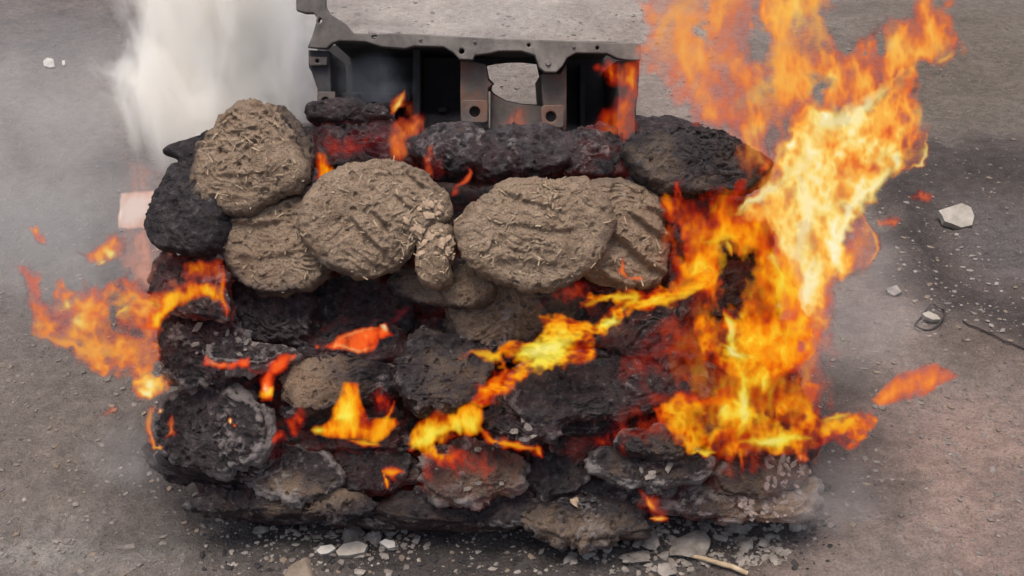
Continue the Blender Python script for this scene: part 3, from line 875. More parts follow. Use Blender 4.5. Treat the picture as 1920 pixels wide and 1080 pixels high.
# ------------------------------------------------------------------ engine block
BE, BY = R(24), 1.47
bn_ = np.array([0.03, -math.cos(BE), math.sin(BE)])
bn_ /= np.linalg.norm(bn_)
bu = np.cross(np.array([0, 0, 1.0]), -bn_)
bu = -bu / np.linalg.norm(bu)
if bu[0] < 0:
    bu = -bu
bv = np.cross(bn_, bu)
BP = at(890, 170, BY)
block = bpy.data.objects.new('engine_block', None)
COL.objects.link(block)
block.matrix_world = Matrix(((bu[0], bv[0], bn_[0], BP[0]), (bu[1], bv[1], bn_[1], BP[1]), (bu[2], bv[2], bn_[2], BP[2]), (0, 0, 0, 1)))
tag(block, 'grey cast metal engine block with bolt holes standing on top of the burning pile', 'engine block')


def z1(p):
    return [(540 + x / 2.741, y / 2.741) for x, y in p]


def bl2(p, depth):
    W = on_plane(np.array(z1(p), float), BP - bn_ * depth, bn_) - BP
    return np.stack([W @ bu, W @ bv], 1)


def plate(name, pts, depth, thick, mat, holes=(), bevel=0.0018, parent=None):
    """a casting wall: outline at a depth behind the front face, extruded backwards, with real holes"""
    cu = bpy.data.curves.new(name, 'CURVE')
    cu.dimensions = '2D'
    cu.fill_mode = 'BOTH'
    cu.extrude = max(thick / 2 - bevel, 0.0005)
    cu.bevel_depth = bevel
    cu.bevel_resolution = 2
    cu.offset = -bevel
    loops = [bl2(pts, depth)]
    for h in holes:
        if len(h) == 3 and not hasattr(h[0], '__len__'):
            x, y, r = h
            loops.append(bl2([(x + r * math.cos(q), y + r * math.sin(q)) for q in np.linspace(0, 2 * math.pi, 18, endpoint=False)], depth))
        else:
            loops.append(bl2(h, depth))
    for lp in loops:
        s = cu.splines.new('POLY')
        s.points.add(len(lp) - 1)
        for q, (x, y) in zip(s.points, lp):
            q.co = (x, y, 0, 1)
        s.use_cyclic_u = True
    tmp = bpy.data.objects.new('tmp', cu)
    COL.objects.link(tmp)
    bpy.context.view_layer.update()
    me = bpy.data.meshes.new_from_object(tmp.evaluated_get(bpy.context.evaluated_depsgraph_get()))
    bpy.data.objects.remove(tmp)
    bpy.data.curves.remove(cu)
    me.name = name
    me.materials.clear()
    me.materials.append(mat)
    o = bpy.data.objects.new(name, me)
    COL.objects.link(o)
    o.parent = parent or block
    o.location = (0, 0, -depth - thick / 2)
    return o


D = 0.20
rail = plate('top_flange', [(40, -60), (42, 52), (85, 66), (130, 66), (150, 95), (122, 190), (100, 242), (200, 250), (226, 222), (262, 210), (400, 215), (480, 240), (600, 250), (650, 236), (800, 240), (850, 270), (880, 304), (950, 308), (962, 283), (1050, 272), (1082, 262), (1200, 262), (1268, 282), (1290, 345), (1320, 371), (1380, 371), (1414, 336), (1436, 296), (1480, 272), (1640, 275), (1690, 300), (1750, 310), (1812, 310), (1814, 223), (1640, 216), (1400, 208), (1100, 198), (900, 188), (700, 176), (540, 170), (460, 173), (338, 170), (300, 125), (215, 70), (192, 30), (190, -60)],
             0.0, 0.018, M['cast'], holes=[(163, 105, 12), (443, 188, 12), (893, 263, 14), (1238, 232, 9), (1590, 246, 9), (120, -20, 16)])
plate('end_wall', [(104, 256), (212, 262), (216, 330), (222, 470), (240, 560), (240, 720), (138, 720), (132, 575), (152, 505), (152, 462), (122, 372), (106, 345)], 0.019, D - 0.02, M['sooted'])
plate('mounting_pad', [(106, 290), (200, 292), (202, 336), (110, 338)], 0.009, 0.009, M['web'], holes=[(150, 314, 9)])
plate('mounting_pad', [(150, 470), (240, 470), (244, 560), (146, 560)], 0.009, 0.009, M['web'], holes=[(192, 520, 20)])
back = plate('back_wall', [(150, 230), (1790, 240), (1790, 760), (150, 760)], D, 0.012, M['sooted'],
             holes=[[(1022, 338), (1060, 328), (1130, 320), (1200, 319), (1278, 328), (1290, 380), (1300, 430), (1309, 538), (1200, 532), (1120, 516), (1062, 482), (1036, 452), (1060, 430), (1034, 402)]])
plate('bearing_web', [(886, 312), (948, 314), (1018, 330), (1030, 410), (1052, 432), (1030, 452), (1030, 660), (886, 660)], 0.03, D - 0.032, M['web'])
plate('bearing_web', [(1300, 380), (1400, 378), (1432, 320), (1432, 668), (1316, 668), (1312, 540)], 0.03, D - 0.032, M['web'])  # reddish flame light on this web is put into its colour
plate('bearing_saddle', [(1042, 470), (1062, 488), (1120, 520), (1200, 536), (1306, 544), (1304, 668), (1042, 668)], 0.045, 0.10, M['web'])
plate('rib', [(1031, 470), (1041, 470), (1041, 660), (1031, 660)], 0.012, 0.05, M['cast'], bevel=0.001)
plate('bearing_pad', [(890, 520), (905, 512), (1020, 514), (1028, 530), (1028, 622), (1010, 632), (900, 630), (888, 618)], 0.010, 0.019, M['web'], holes=[(960, 575, 27)])
plate('bearing_pad', [(1304, 548), (1318, 540), (1410, 538), (1422, 552), (1420, 648), (1406, 658), (1312, 656), (1302, 642)], 0.010, 0.019, M['web'], holes=[(1352, 600, 27)])
plate('end_wall', [(1690, 312), (1808, 316), (1800, 480), (1788, 560), (1786, 720), (1680, 720), (1700, 480)], 0.019, D - 0.02, M['web'])  # orange from the flame painted in through the wall's material
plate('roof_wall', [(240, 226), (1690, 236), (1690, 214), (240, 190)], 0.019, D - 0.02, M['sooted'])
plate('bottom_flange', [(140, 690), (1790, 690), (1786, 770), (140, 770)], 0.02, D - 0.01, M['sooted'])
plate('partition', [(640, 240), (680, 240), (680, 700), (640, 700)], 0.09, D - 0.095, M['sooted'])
plate('core_plug', [(795 + 26 * math.cos(q), 563 + 13 * math.sin(q)) for q in np.linspace(0, 6.283, 16, endpoint=False)], 0.17, 0.01, M['web'], bevel=0.002)
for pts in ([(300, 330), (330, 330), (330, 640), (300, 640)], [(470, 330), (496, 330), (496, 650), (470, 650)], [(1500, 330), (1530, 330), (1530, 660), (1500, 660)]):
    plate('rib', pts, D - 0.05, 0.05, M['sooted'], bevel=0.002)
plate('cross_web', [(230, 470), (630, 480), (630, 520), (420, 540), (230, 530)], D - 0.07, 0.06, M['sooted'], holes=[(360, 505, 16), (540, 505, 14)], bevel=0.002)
for bx, by, br in [(1338, 322, 15), (680, 201, 9), (1470, 240, 8), (960, 214, 8)]:
    plate('bolt_boss', [(bx + br * math.cos(q), by + br * math.sin(q)) for q in np.linspace(0, 6.283, 14, endpoint=False)], -0.003, 0.004, M['cast'], bevel=0.001)

# ------------------------------------------------------------------ flames
HEAT = [(0.0, (120, 22, 22)), (0.18, (220, 78, 46)), (0.36, (238, 112, 44)), (0.55, (249, 152, 60)), (0.75, (255, 190, 80)), (0.9, (255, 226, 130)), (1.05, (255, 246, 205))]
HEATY = [(0.0, (150, 20, 10)), (0.18, (225, 50, 20)), (0.36, (240, 95, 12)), (0.55, (252, 150, 18)), (0.75, (255, 195, 40)), (0.9, (255, 232, 80)), (1.05, (255, 250, 180))]
HEATR = [(0.0, (95, 20, 30)), (0.2, (190, 40, 28)), (0.4, (240, 70, 22)), (0.7, (255, 105, 40)), (0.95, (255, 190, 120)), (1.05, (255, 235, 200))]
HEATP = [(0.0, (200, 130, 120)), (0.3, (235, 150, 125)), (0.6, (246, 175, 145)), (1.0, (255, 226, 214))]


def lin(c):
    c = np.asarray(c, float) / 255.0
    return np.where(c <= 0.04045, c / 12.92, ((c + 0.055) / 1.055) ** 2.4)


def heat_color(t, table):
    xs = [q[0] for q in table]
    cs = np.array([lin(q[1]) for q in table])
    return np.stack([np.interp(t, xs, cs[:, k]) for k in range(3)], 1)


def seg_dist(p, pts):
    pts = np.asarray(pts, float)
    best = np.full(len(p), 1e9)
    tt = np.zeros(len(p))
    n = len(pts) - 1
    for i in range(n):
        a_, b_ = pts[i], pts[i + 1]
        ab = b_ - a_
        t = np.clip(((p - a_) @ ab) / max(ab @ ab, 1e-9), 0, 1)
        d = np.hypot(*(p - a_ - t[:, None] * ab).T)
        k = d < best
        best = np.where(k, d, best)
        tt = np.where(k, (i + t) / n, tt)
    return best, tt


def flame(label, polys=(), strokes=(), holes=(), blobs=(), off=0.07, Y=None, warp=10.0, seed=1, step=3.0, thick=0.03, table=None, ridge=0.35, rag=0.5,
          flow=(34.0, 62.0), cut=0.07, edge=0.24, corew=38.0, group='flames burning on the pile', depth_wave=0.03, shear=0.0):
    """a sheet-like flame: a hollow body of real thickness whose glow and clearness vary over it"""
    table = table or HEAT
    allp = np.concatenate([np.asarray(q[0], float) for q in list(polys) + list(strokes)])
    lo, hi = allp.min(0) - 26, allp.max(0) + 26
    xs, ys_ = np.arange(lo[0], hi[0], step), np.arange(lo[1], hi[1], step)
    XX, YY = np.meshgrid(xs, ys_)
    p = np.stack([XX.ravel(), YY.ravel()], 1)
    s3 = np.full((len(p), 1), seed * 7.7)

    def nz(sc, k, o=3):
        q = np.concatenate([p[:, :1] / sc[0] + shear * p[:, 1:] / sc[0], p[:, 1:] / sc[1], s3 + k * 3.3], 1)
        return fbm(q, o)
    wp = np.stack([nz((48, 48), 1), nz((48, 48), 2)], 1) * warp * 1.5 + np.stack([nz((17, 22), 3, 2), nz((17, 22), 4, 2)], 1) * warp * 0.75
    pw = p + wp
    A = np.zeros(len(p))
    T = np.zeros(len(p))
    core = np.zeros(len(p))
    for (pts, al, ht, fe) in polys:
        sdv = poly_sd(pw, pts)
        m = smooth(-fe, fe, sdv)
        a_ = al * m
        T = np.where(a_ > 0.02, np.where(A > 0.02, (T * A + ht * a_) / np.maximum(A + a_, 1e-4), ht), T)
        A = np.maximum(A, a_)
        core = np.maximum(core, np.clip(sdv / max(3.0, min(corew, 0.8 * sdv.max())), 0, 1))
    if len(polys):
        T = T - edge * (1 - smooth(0, 1, core)) + 0.10
        n1 = nz(flow, 5, 4)
        n2 = 1 - np.abs(nz((flow[0] * 1.3, flow[1] * 1.3), 6, 3)) * 1.6
        A = A * np.clip(1 - rag * smooth(-0.05, 0.55, -n1) * (1.1 - 0.5 * core), 0, 1)
        n3 = 1 - np.abs(nz((flow[0] * 0.42, flow[1] * 0.46), 12, 3)) * 1.7
        T = T + ridge * (n2 - 0.62) + 0.22 * n1 + ridge * 0.55 * (n3 - 0.6)
        A = A * np.clip(1 - rag * 0.55 * smooth(0.55, 0.1, n3) * (1.1 - 0.7 * core), 0, 1)
        A = A * (0.50 + 0.50 * smooth(0.12, 0.55, T))
        for (c, rx, ry, dt) in blobs:
            q = (pw - np.array(c)) / np.array([rx, ry])
            g = np.exp(-(q * q).sum(1) * 1.3)
            T = T + dt * g
            A = np.clip(A + max(dt, 0) * g * 0.35 * (A > 0.08), 0, 1)
    for (pts, fe) in holes:
        A = A * (1 - smooth(-fe, fe, poly_sd(pw, pts)))
    half = p + wp * 0.45
    for (pts, wd, ht, al) in strokes:
        if len(polys):
            wd = wd * 1.45
            al = al * 0.88
        d, tt = seg_dist(half, pts)
        prf = np.sin(np.pi * np.clip(tt * 0.92 + 0.04, 0, 1))
        ww = wd * (0.3 + 0.7 * prf) * np.clip(1 + 0.9 * nz((20, 20), 9, 2), 0.25, 2)
        halo = np.exp(-(d / (2.6 * wd + 5)) ** 2) * (A > 0.15)
        T = T + (np.maximum(ht - T, 0)) * 0.45 * halo * prf
        g = np.exp(-(d / np.maximum(ww, 0.5)) ** 2) * (0.45 + 0.55 * prf)
        a_ = al * g
        T = np.where(a_ > 0.03, T * (1 - g) + np.maximum(ht, T) * g, T)
        A = np.maximum(A, a_)
        core = np.maximum(core, 0.3 * g)
    A = np.clip(A, 0, 0.985)
    keepv = A > cut
    A = A * smooth(cut * 0.5, cut * 2.4, A)
    ny_, nx_ = XX.shape
    idx = np.arange(len(p)).reshape(ny_, nx_)
    quad = np.stack([idx[:-1, :-1], idx[1:, :-1], idx[1:, 1:], idx[:-1, 1:]], -1).reshape(-1, 4)
    quad = quad[keepv[quad].any(1)]
    if not len(quad):
        return None
    used = np.unique(quad)
    remap = np.full(len(p), -1)
    remap[used] = np.arange(len(used))
    quad = remap[quad]
    pu, Au, Tu, cu = p[used], A[used], T[used], core[used]
    base = (front(pu[:, 1]) if Y is None else np.full(len(pu), Y)) - off
    base = base + depth_wave * fbm(np.concatenate([pu / 120.0, np.full((len(pu), 1), seed * 1.9)], 1), 2)
    dr = rays(pu)
    rgb = heat_color(np.clip(Tu, 0, 1.05), table)
    a2 = 1 - np.sqrt(1 - Au)
    th_ = thick * np.sqrt(np.clip(cu, 0, 1)) + 0.0008
    Vs, Cs = [], []
    for sgn in (-1, 1):
        Vs.append(EYE + dr * ((base + sgn * th_ / 2) / dr[:, 1])[:, None])
        Cs.append(np.concatenate([rgb, a2[:, None]], 1))
    V = np.concatenate(Vs)
    c0 = np.array([V[:, 0].mean(), V[:, 1].mean(), V[:, 2].min()])
    F = np.concatenate([quad, quad[:, ::-1] + len(pu)])
    o = mesh_obj('flame', V - c0, F, M['flame'], attrs={'fire': np.concatenate(Cs)})
    o.location = c0
    tag(o, label, 'flame', group)
    return o


# ---- the great flame on the right
flame('tall blazing yellow and orange flame column rising beside the pile\'s right end',
      polys=[([(1385, 402), (1440, 350), (1466, 290), (1485, 225), (1530, 188), (1580, 214), (1622, 188), (1680, 140), (1722, 118), (1712, 195), (1722, 250), (1700, 310), (1665, 335), (1640, 372), (1602, 402), (1588, 445), (1602, 480), (1580, 512), (1555, 545), (1535, 590), (1508, 585), (1488, 540), (1468, 470), (1448, 425), (1420, 400)], 0.97, 0.60, 12),
             ([(1690, 250), (1736, 240), (1738, 318), (1690, 322)], 0.6, 0.3, 8), ([(1440, 420), (1500, 400), (1560, 420), (1560, 540), (1545, 600), (1500, 640), (1450, 560)], 0.85, 0.42, 20)],
      strokes=[([(1500, 560), (1495, 480), (1510, 400), (1500, 320), (1520, 240)], 15, 0.98, 0.9),
               ([(1560, 520), (1580, 440), (1590, 390), (1640, 350), (1680, 310)], 8, 1.0, 0.95),
               ([(1525, 210), (1550, 232), (1600, 220), (1640, 180), (1690, 130)], 11, 0.98, 0.9),
               ([(1380, 402), (1400, 380), (1440, 358), (1470, 330)], 6, 0.98, 0.9),
               ([(1505, 600), (1515, 540), (1530, 480)], 9, 1.02, 0.95),
               ([(1678, 315), (1684, 290)], 4, 1.0, 0.8), ([(1706, 318), (1734, 312), (1734, 250)], 3, 1.0, 0.8)],
      blobs=[((1490, 260), 26, 40, 0.30), ((1540, 215), 22, 18, 0.3), ((1590, 235), 26, 20, 0.3), ((1480, 350), 30, 40, 0.22), ((1560, 470), 24, 60, 0.28), ((1510, 440), 18, 30, 0.2),
             ((1560, 268), 14, 9, -0.35), ((1605, 305), 17, 11, -0.4), ((1650, 250), 22, 14, -0.35), ((1540, 370), 12, 22, -0.3), ((1495, 395), 12, 14, -0.25), ((1640, 320), 12, 8, -0.25), ((1570, 340), 13, 9, -0.3)],
      off=0.09, seed=1, warp=12, rag=0.22, ridge=0.46, thick=0.07, flow=(58, 84))
flame('high ragged translucent orange flame tongues spreading above the tall flame',
      polys=[([(1415, 300), (1440, 250), (1400, 215), (1420, 150), (1440, 90), (1420, 40), (1440, -60), (1555, -60), (1556, 60), (1562, 95), (1600, 105), (1640, 100), (1625, 70), (1668, 40), (1720, 45), (1718, 0), (1740, -10), (1735, 30), (1785, 5), (1790, 90), (1770, 128), (1725, 122), (1690, 150), (1640, 185), (1585, 215), (1540, 200), (1490, 240), (1460, 300), (1430, 330)], 0.92, 0.36, 13),
             ([(1585, 150), (1608, 78), (1650, 42), (1712, 36), (1720, -10), (1745, 8), (1786, -6), (1797, 95), (1770, 134), (1720, 132), (1690, 168), (1640, 192)], 0.88, 0.38, 12),
             ([(1395, 330), (1375, 250), (1350, 220), (1400, 130), (1440, 110), (1470, 170), (1470, 240), (1430, 320)], 0.72, 0.32, 16)],
      strokes=[([(1448, 180), (1452, 120), (1470, 60), (1462, -20)], 10, 0.62, 0.8), ([(1500, 60), (1494, -20)], 10, 0.8, 0.8), ([(1540, 110), (1535, 30), (1530, -40)], 9, 0.66, 0.75),
               ([(1662, 100), (1680, 80), (1700, 82)], 9, 0.78, 0.8), ([(1760, 120), (1785, 100)], 7, 0.75, 0.8), ([(1405, 180), (1440, 160), (1490, 140)], 7, 0.68, 0.7), ([(1410, 165), (1420, 200)], 8, 0.7, 0.7)],
      holes=[([(1390, 40), (1425, 50), (1420, 85), (1392, 95)], 9), ([(1520, 140), (1560, 145), (1555, 195), (1525, 200)], 14), ([(1635, 62), (1655, 60), (1650, 88), (1630, 95)], 6)],
      off=0.06, seed=2, warp=15, rag=0.5, ridge=0.40, thick=0.06, flow=(62, 120))
flame('faint pinkish orange flame veil hanging right above the reddish corner cake',
      polys=[([(1180, 95), (1205, 60), (1215, 0), (1240, -60), (1450, -60), (1430, 30), (1400, 60), (1440, 120), (1400, 190), (1400, 270), (1360, 238), (1325, 250), (1290, 205), (1262, 160), (1225, 130), (1200, 110)], 0.80, 0.32, 16),
             ([(1250, 150), (1320, 130), (1370, 170), (1380, 240), (1330, 245), (1280, 220)], 0.45, 0.3, 22)],
      strokes=[([(1215, 90), (1240, 70), (1252, 40), (1290, 0), (1320, -50)], 13, 0.6, 0.75), ([(1310, 140), (1350, 80), (1390, 10)], 12, 0.34, 0.6), ([(1280, 110), (1275, 85)], 7, 0.58, 0.7), ([(1300, 170), (1320, 150)], 10, 0.5, 0.6)],
      holes=[([(1290, 40), (1325, 35), (1330, 75), (1295, 80)], 12), ([(1290, -70), (1350, -70), (1320, 10)], 14), ([(1240, 180), (1270, 190), (1270, 230), (1240, 230)], 12)],
      off=0.03, seed=3, warp=16, rag=0.65, ridge=0.25, thick=0.05, flow=(70, 100))
flame('deep orange flame sheet with a dark hollow rising along the pile\'s right flank',
      polys=[([(1245, 372), (1300, 372), (1345, 395), (1375, 345), (1395, 335), (1385, 400), (1420, 392), (1465, 425), (1495, 480), (1530, 560), (1540, 610), (1502, 680), (1440, 700), (1395, 645), (1352, 605), (1338, 560), (1290, 545), (1255, 545), (1262, 500), (1290, 450), (1250, 408)], 0.93, 0.40, 8)],
      strokes=[([(1385, 445), (1340, 450), (1320, 452)], 6, 0.72, 0.9), ([(1455, 560), (1465, 520), (1447, 480), (1455, 465)], 4, 0.85, 0.85), ([(1465, 600), (1462, 530)], 4, 0.75, 0.8),
               ([(1370, 478), (1358, 455)], 3, 0.8, 0.8), ([(1320, 540), (1300, 535), (1260, 548)], 6, 0.72, 0.8), ([(1268, 372), (1275, 345), (1280, 372)], 5, 0.25, 0.7)],
      holes=[([(1340, 452), (1358, 452), (1385, 480), (1412, 470), (1428, 500), (1400, 560), (1380, 600), (1345, 600), (1345, 520)], 9), ([(1262, 425), (1280, 420), (1275, 470), (1262, 480)], 8)],
      blobs=[((1420, 440), 30, 25, 0.02), ((1300, 500), 30, 30, 0.08), ((1400, 640), 30, 30, 0.25)],
      off=0.075, seed=4, warp=11, rag=0.45, ridge=0.34, thick=0.05, table=HEATY, flow=(60, 90))
flame('broad see-through orange flame sheet behind the right hand flames, from the pile\'s foot up',
      polys=[([(1230, 860), (1262, 760), (1250, 660), (1275, 560), (1250, 470), (1262, 380), (1340, 350), (1430, 300), (1480, 240), (1560, 200), (1640, 230), (1660, 330), (1610, 420), (1590, 520), (1545, 600), (1560, 660), (1530, 740), (1560, 800), (1520, 850), (1400, 870), (1300, 872)], 0.46, 0.34, 34)],
      holes=[([(1340, 452), (1358, 452), (1385, 480), (1412, 470), (1428, 500), (1400, 560), (1380, 600), (1345, 600), (1345, 520)], 16)],
      off=0.045, seed=42, warp=20, rag=0.75, ridge=0.3, thick=0.04, table=HEATY, flow=(60, 110), edge=0.3, corew=70)
flame('dull red orange flame veil over the dark cakes left of the low right flames',
      polys=[([(1130, 700), (1180, 640), (1260, 590), (1330, 600), (1350, 700), (1340, 780), (1250, 800), (1180, 790)], 0.30, 0.18, 36), ([(1120, 800), (1200, 770), (1290, 740), (1300, 820), (1220, 850)], 0.34, 0.2, 26)],
      off=0.07, seed=43, warp=16, rag=0.8, ridge=0.25, thick=0.02, table=HEATR, flow=(70, 60), edge=0.1)
flame('orange ghostly flame lobe bulging outward low on the tall flame',
      polys=[([(1590, 425), (1612, 395), (1638, 440), (1647, 478), (1622, 512), (1575, 525), (1560, 500)], 0.62, 0.22, 7), ([(1525, 550), (1555, 545), (1555, 580), (1530, 582)], 0.6, 0.2, 7)],
      strokes=[([(1615, 402), (1640, 445), (1646, 470), (1625, 500)], 4, 0.7, 0.85)], off=0.06, seed=5, warp=5, rag=0.3, ridge=0.2, thick=0.04)
flame('low spreading yellow and orange flames at the pile\'s right foot',
      polys=[([(1300, 612), (1330, 582), (1362, 640), (1372, 592), (1420, 602), (1470, 625), (1540, 612), (1548, 640), (1510, 668), (1470, 692), (1440, 735), (1425, 770), (1400, 800), (1375, 700), (1340, 680)], 0.9, 0.46, 7),
             ([(1230, 765), (1282, 735), (1322, 742), (1375, 722), (1420, 740), (1480, 722), (1540, 708), (1546, 762), (1530, 790), (1528, 838), (1440, 848), (1360, 852), (1292, 850), (1262, 812)], 0.86, 0.42, 7),
             ([(1510, 790), (1580, 772), (1642, 778), (1632, 808), (1592, 838), (1520, 840)], 0.88, 0.38, 6),
             ([(1380, 840), (1408, 838), (1398, 885), (1385, 888)], 0.6, 0.2, 7)],
      strokes=[([(1360, 575), (1372, 610), (1378, 650)], 7, 0.98, 0.9), ([(1352, 645), (1380, 662), (1410, 668)], 6, 1.0, 0.9), ([(1395, 700), (1398, 740), (1402, 780), (1385, 815)], 8, 0.96, 0.92), ([(1440, 700), (1428, 735)], 5, 0.9, 0.9),
               ([(1390, 830), (1440, 828), (1520, 820)], 6, 0.95, 0.92), ([(1290, 848), (1320, 852), (1340, 846)], 4, 0.85, 0.9), ([(1260, 785), (1290, 770), (1330, 775)], 4, 0.62, 0.7), ([(1540, 790), (1600, 775)], 5, 0.8, 0.8), ([(1510, 660), (1518, 630)], 4, 0.85, 0.85)],
      holes=[([(1430, 765), (1455, 760), (1450, 790), (1432, 790)], 6), ([(1462, 770), (1500, 768), (1495, 800), (1465, 800)], 8), ([(1320, 760), (1360, 750), (1370, 800), (1330, 810)], 13), ([(1480, 640), (1505, 640), (1505, 660), (1482, 660)], 4)],
      off=0.085, seed=6, warp=11, rag=0.6, ridge=0.38, thick=0.05, table=HEATY, flow=(55, 60))
flame('dim brown orange flame licking up over the engine block\'s right end',
      polys=[([(1118, 128), (1140, 110), (1160, 130), (1205, 112), (1198, 190), (1190, 240), (1150, 285), (1135, 305), (1118, 285), (1098, 250), (1148, 205), (1165, 165), (1140, 150)], 0.72, 0.24, 10), ([(1160, 300), (1135, 262), (1170, 330)], 0.6, 0.2, 8)],
      strokes=[([(1185, 200), (1155, 240), (1135, 285)], 7, 0.36, 0.7), ([(1128, 255), (1132, 290)], 6, 0.4, 0.8)], off=0.0, Y=1.40, seed=7, warp=8, rag=0.6, ridge=0.2, thick=0.03, table=HEATY)
# ---- the ribbon across the middle
flame('long winding ribbon of flame crossing the pile below the right round cake',
      polys=[([(868, 665), (940, 652), (1000, 642), (1020, 625), (1016, 600), (1080, 594), (1108, 603), (1135, 590), (1150, 612), (1112, 622), (1117, 672), (1078, 682), (1010, 692), (950, 732), (905, 758), (890, 752), (920, 712), (948, 690), (920, 672)], 0.95, 0.43, 7),
             ([(1090, 572), (1100, 553), (1160, 548), (1230, 543), (1290, 528), (1345, 470), (1352, 530), (1292, 562), (1230, 582), (1172, 586), (1150, 606), (1110, 622), (1150, 580), (1160, 562), (1110, 566)], 0.92, 0.44, 6)],
      strokes=[([(965, 668), (1000, 662), (1040, 648), (1085, 630)], 13, 0.95, 0.95), ([(990, 690), (1020, 672), (1060, 662)], 9, 0.9, 0.9), ([(1120, 610), (1150, 602), (1152, 588)], 6, 0.95, 0.9), ([(1100, 568), (1150, 556), (1190, 560), (1165, 585)], 5, 0.8, 0.9),
               ([(1230, 575), (1290, 552), (1330, 530)], 5, 0.75, 0.8), ([(880, 662), (920, 668), (940, 668)], 5, 0.75, 0.85)],
      blobs=[((990, 665), 30, 14, 0.35)], holes=[([(1100, 575), (1145, 565), (1145, 590), (1110, 600)], 6), ([(935, 668), (965, 672), (985, 690), (950, 690)], 5)],
      off=0.085, seed=8, warp=9, rag=0.5, ridge=0.36, thick=0.03, table=HEATY, flow=(60, 30))
flame('yellow flames over glowing embers at the lower middle of the pile',
      polys=[([(766, 835), (785, 785), (815, 772), (840, 778), (862, 765), (885, 755), (905, 775), (902, 800), (880, 815), (850, 808), (830, 835), (812, 865), (795, 860)], 0.95, 0.56, 6),
             ([(795, 850), (830, 815), (880, 822), (872, 872), (820, 872)], 0.85, 0.2, 7)],
      strokes=[([(880, 760), (905, 745), (930, 715), (950, 695)], 9, 0.56, 0.9), ([(900, 800), (925, 830), (980, 838), (1008, 840)], 5, 0.62, 0.92), ([(1005, 835), (1015, 858)], 5, 0.55, 0.85), ([(770, 845), (800, 820), (840, 800)], 7, 0.9, 0.92), ([(850, 785), (865, 815)], 8, 0.85, 0.9), ([(878, 780), (890, 810)], 6, 0.85, 0.9)],
      holes=[([(820, 828), (870, 822), (905, 838), (870, 850), (825, 845)], 5)], off=0.08, seed=9, warp=6, rag=0.25, ridge=0.3, thick=0.03, table=HEATY)
flame('faint red flame glow over the crusted cake under the yellow flames',
      polys=[([(780, 900), (790, 850), (850, 840), (920, 850), (940, 890), (880, 910), (820, 920)], 0.34, 0.12, 22)], off=0.06, seed=44, warp=10, rag=0.7, thick=0.015, table=HEATR, edge=0.05)
flame('pointed star shaped yellow flame low in front of the pile',
      polys=[([(585, 806), (620, 790), (628, 765), (640, 745), (648, 718), (672, 720), (680, 752), (690, 788), (742, 784), (748, 796), (722, 818), (702, 832), (652, 818), (612, 818)], 0.97, 0.56, 5)],
      strokes=[([(628, 785), (662, 778)], 5, 0.92, 0.95), ([(586, 806), (610, 808)], 4, 0.9, 0.9), ([(700, 828), (716, 808), (728, 780), (740, 752)], 3.5, 0.66, 0.85), ([(650, 824), (690, 834), (712, 834)], 3, 0.72, 0.85)],
      off=0.085, seed=10, warp=4, rag=0.12, ridge=0.18, thick=0.03, table=HEATY)
flame('dark red flame glow behind the star shaped yellow flame',
      polys=[([(690, 745), (715, 722), (738, 745), (735, 775), (700, 785)], 0.75, 0.1, 8)], off=0.065, seed=11, warp=5, table=HEATR, thick=0.02)
flame('red flame glow in the gap left of the star shaped yellow flame', polys=[([(535, 790), (560, 768), (572, 785), (560, 812), (540, 815)], 0.75, 0.26, 7)], off=0.065, seed=40, warp=5, table=HEATR, thick=0.02)
flame('bright red orange ember glow with a white tip above the half burnt cake',
      polys=[([(608, 648), (632, 632), (660, 622), (700, 614), (722, 606), (740, 630), (710, 636), (700, 655), (672, 662), (650, 652)], 0.95, 0.5, 4), ([(598, 650), (610, 640), (640, 630), (660, 640), (620, 655)], 0.6, 0.3, 4)],
      strokes=[([(614, 648), (640, 646), (672, 660), (700, 650)], 2.5, 0.85, 0.9), ([(622, 640), (660, 625), (722, 609)], 2.5, 0.8, 0.9), ([(712, 608), (722, 610), (728, 622)], 4, 1.05, 0.95), ([(735, 605), (750, 590), (765, 575)], 6, 0.05, 0.5)],
      off=0.07, seed=12, warp=4, rag=0.2, ridge=0.25, table=HEATR, thick=0.015)
flame('red glowing crack with an orange drip under the ash grey cake',
      polys=[([(382, 690), (388, 664), (395, 682), (440, 680), (462, 672), (466, 690), (430, 693)], 0.92, 0.4, 4), ([(492, 712), (505, 680), (530, 668), (552, 668), (535, 690), (518, 702), (512, 745), (488, 745), (490, 725)], 0.92, 0.42, 5), ([(460, 690), (500, 694), (495, 705), (465, 700)], 0.5, 0.2, 5)],
      strokes=[([(545, 678), (555, 665)], 3, 0.7, 0.85), ([(388, 668), (400, 684), (440, 684)], 2.5, 0.8, 0.85), ([(592, 652), (600, 648)], 3, 0.8, 0.8)], blobs=[((500, 735), 14, 12, 0.45)], off=0.075, seed=13, warp=4, rag=0.2, ridge=0.2, table=HEATR, thick=0.012)
flame('yellow flame tip dripping under the red glowing crack',
      polys=[([(488, 732), (512, 728), (512, 744), (500, 748), (488, 744)], 0.9, 0.62, 4)], off=0.085, seed=14, warp=2, table=HEATY, thick=0.012)
